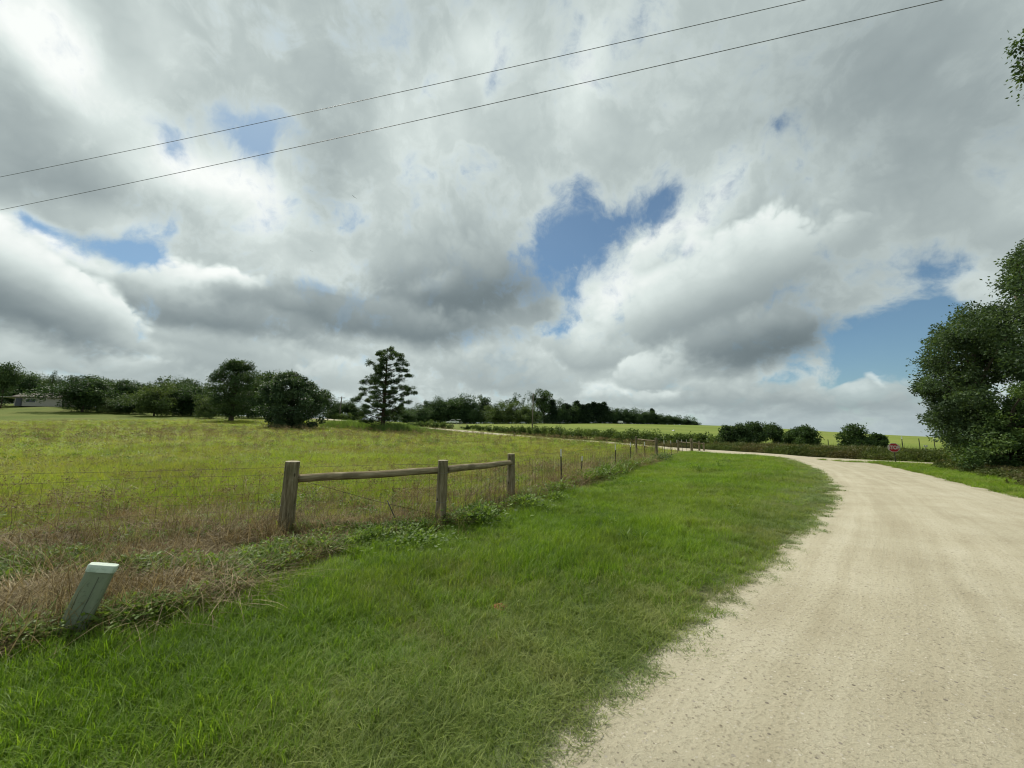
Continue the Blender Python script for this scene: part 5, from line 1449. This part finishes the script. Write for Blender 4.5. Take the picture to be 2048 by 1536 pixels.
# --- verge grass
SRC_G = [source('grass_tuft', blades(np.random.default_rng(200 + i), 44, .125, .11, .0042, .85, 5), M_GR) for i in range(4)] + \
        [source('olive_tuft', blades(np.random.default_rng(220 + i), 48, .105, .11, .0036, 1.0, 5), M_GO) for i in range(3)]
x, y, r = polar(g, 90000, 1.4, 52, -75, 62, .75)
inside = inpoly(x, y, VP); de = pdist(x, y, EDGE_W); df = pdist(x, y, FLINE)
wd_ = inpoly(x, y, WEED_POLY); dw_ = pdist(x, y, WEED_LINE)
keep = inside & (g.random(len(x)) < np.clip((de + .02) / .45, 0, 1)) & (g.random(len(x)) < np.where(wd_, np.clip(.45 - dw_ / .6, .07, 1), 1))
keep &= np.hypot(x - ground_at(1000, 1221).x, y - ground_at(1000, 1221).y) > .13
x, y, r, de = x[keep], y[keep], r[keep], de[keep]
P_, Rt, Sc = finish(g, x, y, .12, .75, 1.25)
hz = (np.clip(.55 + .45 * de / 1.0, .5, 1.05) * (1 + .34 * vnoise(x, y, 1.3, 4)))[:, None]
Sc = Sc * np.clip(r / 9, .8, 2.6)[:, None] ** .75; Sc[:, 2:] = g.uniform(.6, 1.45, len(x))[:, None] * hz * np.clip(r / 14, 1, 1.35)[:, None]
pol = np.clip(.95 - (de - .5) / 1.6, .06, .95) + .45 * vnoise(x, y, .8, 14)
pk = np.where(g.random(len(x)) < pol, g.integers(4, 7, len(x)), g.integers(0, 4, len(x)))
scatter('verge_grass', 'lush green uncut grass covering the roadside verge', 'grass', P_, Rt, Sc, SRC_G, pk)

# --- creeping grass over the road edge
SRC_C = [source('creeping_tuft', blades(np.random.default_rng(300 + i), 40, .035, .09, .0035, 1.5, 3), M_CR) for i in range(4)]
x, y, r = polar(g, 110000, 1.4, 45, -60, 62, .8)
rag = .14 + .22 * vnoise(x, y, 2.6, 9) + .16 * vnoise(x, y, 7.0, 10)
ins = inpoly(x, y, VP); dd = np.where(ins, -pdist(x, y, EDGE_L), pdist(x, y, EDGE_L))
keep = (dd < rag) & (dd > -1.5) & (g.random(len(x)) < np.clip(.25 + (rag - dd) * 2.0, 0, 1))
x, y, r = x[keep], y[keep], r[keep]
P_, Rt, Sc = finish(g, x, y, .1, .7, 1.3, lift=.012); Sc *= np.clip(r / 7, .85, 2.4)[:, None]
scatter('creeping_grass', 'short grey-green creeping grass fraying over the gravel edge', 'grass', P_, Rt, Sc, SRC_C)

# --- right-hand verge
x, y, r = polar(g, 30000, 8, 46, 38, 80, .9)
keep = ~inpoly(x, y, VP) & ~road_mask(x, y) & (pdist(x, y, EDGE_R) < 9) & (x > 8) & ((pdist(x, y, EDGE_R) > .15) | (g.random(len(x)) < .3)) & (x < y * 3)
x, y, r = x[keep], y[keep], r[keep]; P_, Rt, Sc = finish(g, x, y, .15, .8, 1.2); Sc *= np.clip(r / 12, 1, 2)[:, None]; Sc[:, 2] *= .7
scatter('right_verge_grass', 'green grass strip between the gravel road and the big trees at the right', 'grass', P_, Rt, Sc, SRC_G)

# --- pasture
SRC_F = [source('pasture_tuft', blades(np.random.default_rng(400 + i), 30, .30, .16, .0060, .42, 3, hvar=.5), M_FG) for i in range(5)]
FIELD = np.vstack([np.array([(-30, -9)] + FLINE), [(20.5, 46), (17, 55), (12, 66), (4, 77)], [(q[0], q[1]) for q in CROSS[CROSS[:, 1] > 78]][:40:4], [(-110, 125), (-200, 110), (-200, -40)]])
x, y, r = polar(g, 135000, 3.0, 125, -66, 34, .55)
df = pdist(x, y, FLINE)
keep = inpoly(x, y, FIELD) & (pdist(x, y, CROSS) > 6) & (g.random(len(x)) < np.clip((df - 1.7 - 1.5 * vnoise(x, y, .7, 77)) / 2.6, .10, 1))
x, y, r = x[keep], y[keep], r[keep]; P_, Rt, Sc = finish(g, x, y, .14, .8, 1.2)
hn = 1 + .35 * vnoise(x, y, .45, 11); Sc *= np.clip(r / 10, .9, 7)[:, None] ** .85; Sc[:, 2] = g.uniform(.7, 1.25, len(x)) * hn * np.interp(r, [0, 20, 45, 80], [.9, 1.0, .8, .55])
scatter('pasture_grass', 'yellow-green and olive wild pasture grass rising to the woods', 'grass', P_, Rt, Sc, SRC_F)

# --- dead grass along the fence
SRC_D = [source('dead_tuft', blades(np.random.default_rng(500 + i), 44, .15, .16, .0042, 1.7, 4, hvar=.65), M_DG) for i in range(4)]
x, y, r = polar(g, 90000, 2.2, 40, -74, 30, .5)
df = pdist(x, y, FLINE); sgn = np.where(inpoly(x, y, VP), 1, -1); sd_ = df * sgn
inw = inpoly(x, y, WEED_POLY)
band_ = np.exp(-((sd_ + 1.8) / 2.3) ** 2) * np.clip(1.3 - r / 34, .15, 1) * (sd_ < 0) + .9 * np.exp(-((sd_ + .1) / .35) ** 2) * (r < 30)
pr = (band_ * .80 + .90 * inw) * np.clip(.55 + .9 * vnoise(x, y, 1.3, 21), .04, 1)
keep = (g.random(len(x)) < pr) & ~road_mask(x, y)
x, y, r = x[keep], y[keep], r[keep]; P_, Rt, Sc = finish(g, x, y, .35, .8, 1.3); Sc *= np.clip(r / 9, .9, 2.0)[:, None]; Sc[:, 2] *= .9 * np.clip(9 / np.maximum(r, 9), .55, 1) * np.clip(1 + .9 * vnoise(x, y, 1.8, 88), .45, 2.3) * np.where(r < 9, 1.35, 1.0)
scatter('dead_grass', 'brown dead tangled grass lying along the fence', 'dead grass', P_, Rt, Sc, SRC_D)

SRC_K = [source('dead_stalks', blades(np.random.default_rng(560 + i), 12, .42, .14, .0040, .5, 4, hvar=.5), M_DG) for i in range(3)]
x, y, r = polar(g, 16000, 2.4, 30, -74, 30, .5)
sgn = np.where(inpoly(x, y, VP), 1, -1); sd_ = pdist(x, y, FLINE) * sgn; inw = inpoly(x, y, WEED_POLY)
keep = (g.random(len(x)) < (.85 * inw + .6 * np.exp(-(sd_ / .6) ** 2)) * np.clip(.3 + 1.1 * vnoise(x, y, 1.4, 61), 0, 1)) & ~road_mask(x, y)
x, y, r = x[keep], y[keep], r[keep]; P_, Rt, Sc = finish(g, x, y, .22, .6, 1.15)
scatter('dead_stalks', 'tall dry stalks standing along the wire fence', 'dead stalks', P_, Rt, Sc, SRC_K)

# --- broad-leaved weeds at the fence foot
SRC_W = [source('weed', leafy(np.random.default_rng(600 + i), 70, .22, .17, .048, .026), M_WD) for i in range(3)] + \
        [source('long_leaf_weed', blades(np.random.default_rng(610 + i), 22, .28, .10, .013, .9, 4), M_WD) for i in range(2)]
x, y, r = polar(g, 42000, 2.3, 34, -74, 30, .6)
df = pdist(x, y, FLINE); sgn = np.where(inpoly(x, y, VP), 1, -1); sd_ = df * sgn
inw = inpoly(x, y, WEED_POLY); dw_ = pdist(x, y, WEED_LINE)
pr = (np.exp(-((sd_ - .25) / .45) ** 2) * .5 + .14 * np.exp(-((sd_ + 1.6) / 1.4) ** 2) + .95 * inw) * np.clip(.32 + 1.2 * vnoise(x, y, 1.9, 31), 0, 1)
pr += .30 * inw * np.exp(-(dw_ / .35) ** 2) + .003 * (sd_ > 0) * (r > 6)
keep = (g.random(len(x)) < pr) & ~road_mask(x, y) & (pdist(x, y, EDGE_L) > .4)
x, y, r = x[keep], y[keep], r[keep]; P_, Rt, Sc = finish(g, x, y, .15, .7, 1.2); Sc *= np.clip(r / 9, .9, 1.8)[:, None]
scatter('fence_weeds', 'mixed green weeds along the foot of the fence', 'weeds', P_, Rt, Sc, SRC_W)

# --- rank clumps and seed stalks in the pasture
SRC_S = [source('stalks', join([blades(np.random.default_rng(700 + i), 9, .62, .12, .0035, .22, 3, hvar=.35), puff_leaves(np.random.default_rng(705 + i), np.array([(g.normal() * .1, g.normal() * .1, .52 + .1 * g.random()) for _ in range(7)]), .03, 9, .035, .012)]), M_DG) for i in range(2)] + \
        [source('rank_clump', join([leafy(np.random.default_rng(720 + i), 160, .34, .34, .07, .035, 14)]), M_WD) for i in range(2)]
x, y, r = polar(g, 9000, 6, 110, -64, 32, .7)
keep = inpoly(x, y, FIELD) & (pdist(x, y, CROSS) > 5) & (pdist(x, y, FLINE) > .8)
x, y, r = x[keep], y[keep], r[keep]; pk = np.where(g.random(len(x)) < .84, g.integers(0, 2, len(x)), g.integers(2, 4, len(x)))
pk = np.where((pk >= 2) & (vnoise(x, y, .3, 41) < -.05), 0, pk)
P_, Rt, Sc = finish(g, x, y, .08, .75, 1.2); Sc *= np.clip(r / 28, .8, 1.6)[:, None]
scatter('pasture_weeds', 'seed stalks and low leafy weed clumps dotted through the pasture', 'weeds', P_, Rt, Sc, SRC_S, pk)

# --- tall grass round the lone pine
SRC_T = [source('tall_tuft', blades(np.random.default_rng(800 + i), 40, 1.5, .5, .035, .35, 3), M_TALL) for i in range(3)]
px = g.uniform(640, 905, 2600); Y = np.interp(px, [640, 700, 768, 830, 905], [92, 86, 79, 82, 84]) + g.normal(size=2600) * 3; x = np.array([ray(a, 850).x for a in px]) * Y
keep = pdist(x, Y, CROSS) > 5.5
x, Y, px = x[keep], Y[keep], px[keep]; P_, Rt, Sc = finish(g, x, Y, .1, .6, 1.15); Sc *= np.interp(px, [640, 660, 700, 800, 860, 905], [.4, .8, 1.05, 1.0, .55, .35])[:, None]
scatter('tall_grass', 'tall pale green grass and weeds round the foot of the lone pine', 'tall grass', P_, Rt, Sc, SRC_T)

# --- brush on the bank beyond the crossing road, and at the foot of the big trees
SRC_B = [source('brush_clump', puff_leaves(np.random.default_rng(900 + i), np.random.default_rng(905 + i).normal(size=(14, 3)) * np.array([.3, .3, .16]) + np.array([0, 0, .28]), .2, 42, .13, .07, flat=.8), M_BR) for i in range(4)] + \
        [source('brush_stalks', blades(np.random.default_rng(930 + i), 40, .8, .35, .018, .4, 3), M_BR) for i in range(2)]
cb = CROSS[(CROSS[:, 1] > 8) & (CROSS[:, 1] < 60) & (CROSS[:, 0] > 15)]; cn = _cn[(CROSS[:, 1] > 8) & (CROSS[:, 1] < 60) & (CROSS[:, 0] > 15)]
k_ = 17000; f_ = g.random(k_) * (len(cb) - 1.001); i_ = f_.astype(int); fr = (f_ - i_)[:, None]; off_ = 2.9 + 9.5 * g.random(k_) ** 1.15
nn = cn[i_] * np.sign(cn[i_][:, :1]); q_ = cb[i_] * (1 - fr) + cb[i_ + 1] * fr + nn * off_[:, None]; x, Y = q_[:, 0], q_[:, 1]
keep = ~road_mask(x, Y) & (Y > 6); x, Y, off_ = x[keep], Y[keep], off_[keep]
px = x / Y * FPX * 1.018 + 1024
P_, Rt, Sc = finish(g, x, Y, .12, .8, 1.4)
top_ = EYE - (np.interp(px, [1380, 1430, 1600, 1700, 1900, 1985], [884, 884, 889, 892, 899, 902]) - 874) / FPX * 1.02 * Y
room = np.clip(top_ - P_[:, 2] + g.normal(size=len(x)) * .12, .12, 1.6)
Sc = Sc * np.clip(room / 1.15, .2, 1.15)[:, None] * np.clip(off_ / 4.5, .45, 1)[:, None]
scatter('bank_brush', 'dark brambles and dead stems on the bank beyond the gravel road junction', 'brush', P_, Rt, Sc, SRC_B)
k_ = 5200; t_ = g.random(k_); px = 1880 + 260 * t_; Y = np.interp(px, [1880, 1950, 2048, 2140], [25.0, 21.2, 18.0, 16]) + g.normal(size=k_) * .9; x = np.array([ray(a, 880).x for a in px]) * Y
keep = (pdist(x, Y, EDGE_R) > 1.2) & ~road_mask(x, Y); x, Y = x[keep], Y[keep]
P_, Rt, Sc = finish(g, x, Y, .15, .5, 1.0); Sc *= .75
scatter('tree_foot_weeds', 'low green weeds and yellowing stems at the foot of the big trees', 'weeds', P_, Rt, Sc, SRC_B[:2] + SRC_W + SRC_G[:2])

# --- gravel scattered on the road
def pebble(seed):
    import bmesh
    g_ = np.random.default_rng(seed); bm = bmesh.new(); bmesh.ops.create_icosphere(bm, subdivisions=1, radius=1)
    for v in bm.verts: v.co = Vector((v.co.x * g_.uniform(.7, 1.2), v.co.y * g_.uniform(.6, 1.0), v.co.z * g_.uniform(.4, .75)))
    me = bpy.data.meshes.new('pebble'); bm.to_mesh(me); bm.free(); me.materials.append(M_PEB); return bpy.data.objects.new('pebble', me)
m_, n = mat('pebbles'); oi_ = n.n('ShaderNodeObjectInfo').outputs['Random']; M_PEB = m_
principled(n, n.ramp(oi_, [(0, (.20, .175, .13)), (.4, (.42, .37, .27)), (.9, (.42, .38, .29)), (1, (.50, .47, .39))]), .9, .15)
SRC_P = [pebble(i) for i in range(4)]
x, y, r = polar(g, 100000, 1.6, 26, -10, 80, .55)
keep = inpoly(x, y, MAIN_POLY) & (g.random(len(x)) < .30 + .6 * (vnoise(x, y, 1.3, 51) > 0)); x, y, r = x[keep], y[keep], r[keep]
P_, Rt, Sc = finish(g, x, y, .5, 1, 1, lift=.012); szs = .0016 + .0065 * g.random(len(x)) ** 3.2; Sc = Sc * (szs * np.clip(r / 4, 1, 3) ** .7)[:, None]; P_[:, 2] += Sc[:, 2] * .2
scatter('road_gravel', 'fine loose limestone gravel strewn over the road', 'gravel', P_, Rt, Sc, SRC_P)

# ---------------------------------------------------------------- single plants one can point to
def weed_bush(px, py, w_, hgt, n_leaf, L, label, mt, seed, name='weed_plant', cat='weed'):
    g_ = np.random.default_rng(seed); q = ground_at(px, py)
    V, F, T = leafy(g_, n_leaf, hgt, w_, L, L * .55, 12)
    o = link(name, np_mesh(name, V, F, mt, rnd=T), loc=tuple(q)); tag(o, label, cat, 'leafy weeds along the fence'); return o
weed_bush(962, 1052, .48, .36, 900, .075, 'leafy bright weed bush between the middle and far timber posts', M_WD, 1)
weed_bush(1052, 1022, .40, .34, 700, .070, 'leafy dark weed bush right of the far timber post', M_WD, 2)
weed_bush(1112, 1006, .26, .26, 320, .065, 'small leafy weed beside the first steel post', M_WD, 3)
weed_bush(820, 1100, .50, .20, 900, .060, 'low spreading leafy weed in front of the middle timber post', M_WD, 4)
weed_bush(252, 1165, .20, .26, 320, .070, 'broad-leaved weed right behind the cable pedestal', M_WD, 5)
weed_bush(1058, 938, .45, .42, 500, .07, 'yellow-flowered weed clump in the pasture right of the far timber post', leafmat('yellow_weed', ((.10, .13, .02), (.22, .24, .03), (.5, .42, .04)), 1, .4, rvar=.8), 6)
weed_bush(287, 942, .38, .34, 420, .07, 'small leafy clump in the pasture behind the barbed wire at the left', M_WD, 7)
weed_bush(1325, 925, .8, .5, 500, .09, 'dark leafy weeds at the foot of the far timber post', M_OAK, 8)

def straw_mound(px, py, label, seed, s_=1.0):
    g_ = np.random.default_rng(seed); q = ground_at(px, py)
    parts = [blades(g_, 700, .15 * s_, .42 * s_, .0050, 2.2, 4, hvar=.6), blades(g_, 420, .24 * s_, .30 * s_, .0045, 1.7, 4, hvar=.6), blades(g_, 70, .30 * s_, .30 * s_, .004, .7, 4, hvar=.4)]
    V0 = parts[0][0]; V0[:, 2] += .06 * s_ * np.exp(-(V0[:, 0] ** 2 + V0[:, 1] ** 2) / .05)
    V, F, T = join(parts); o = link('straw_clump', np_mesh('straw_clump', V, F, M_DG, rnd=T), loc=tuple(q)); tag(o, label, 'straw clump', 'dead straw clumps')
straw_mound(400, 1210, 'large brown straw heap sagging towards the green verge', 1, 1.45)
straw_mound(350, 1175, 'brown straw heap behind the largest one', 2, 1.35)
straw_mound(60, 1205, 'brown straw heap left of the cable pedestal', 3, 1.3)
straw_mound(688, 1078, 'upright dark brown straw tuft under the long rail', 4, .8)
straw_mound(905, 1050, 'brown straw tuft at the foot of the middle timber post', 5, .6)

def ant_mound():
    import bmesh
    q = ground_at(1000, 1221); M_ANT = simple('red_soil', (.27, .13, .065), .95, .05, .35, 40, bump=.8)
    bm = bmesh.new(); bmesh.ops.create_uvsphere(bm, u_segments=24, v_segments=12, radius=1); g_ = np.random.default_rng(4)
    for v in bm.verts:
        d = v.co; k = 1 + .10 * g_.normal(); v.co = Vector((d.x * .105 * k, d.y * .075 * k, max(d.z, -.2) * .055 * k))
    me = bpy.data.meshes.new('ant_mound'); bm.to_mesh(me); bm.free(); me.materials.append(M_ANT)
    tag(link('ant_mound', me, loc=tuple(q)), 'small reddish ant mound in the green verge grass', 'ant mound')
ant_mound()
def red_vine():
    g_ = np.random.default_rng(15); Mr = leafmat('red_leaves', ((.10, .012, .006), (.22, .03, .012), (.30, .07, .03)), 2, .4, rvar=.9)
    q = Vector((LEFTF[1][0] - 1.65, LEFTF[1][1] - .72, 0)); q.z = H(q.x, q.y); o = empty('creeper', tuple(q)); tag(o, 'thin creeper with a few red leaves on the wire fence at the left', 'creeper')
    b = MB(); b.tube([(0, 0, 0), (.05, .02, .35), (-.04, 0, .62), (.08, 0, .82), (.3, .1, .88), (.6, .2, .84)], .003, 5); b.build('stem', M_WIRE, o)
    C = np.array([(.0, 0, .84), (.08, .02, .80), (.2, .06, .88), (.26, .08, .85), (.5, .17, .83), (.62, .2, .86), (.10, 0, .70)])
    V, F, T = puff_leaves(g_, C, .03, 8, .05, .035, hollow=.1); link('leaves', np_mesh('leaves', V, F, Mr, rnd=T), o)
red_vine()
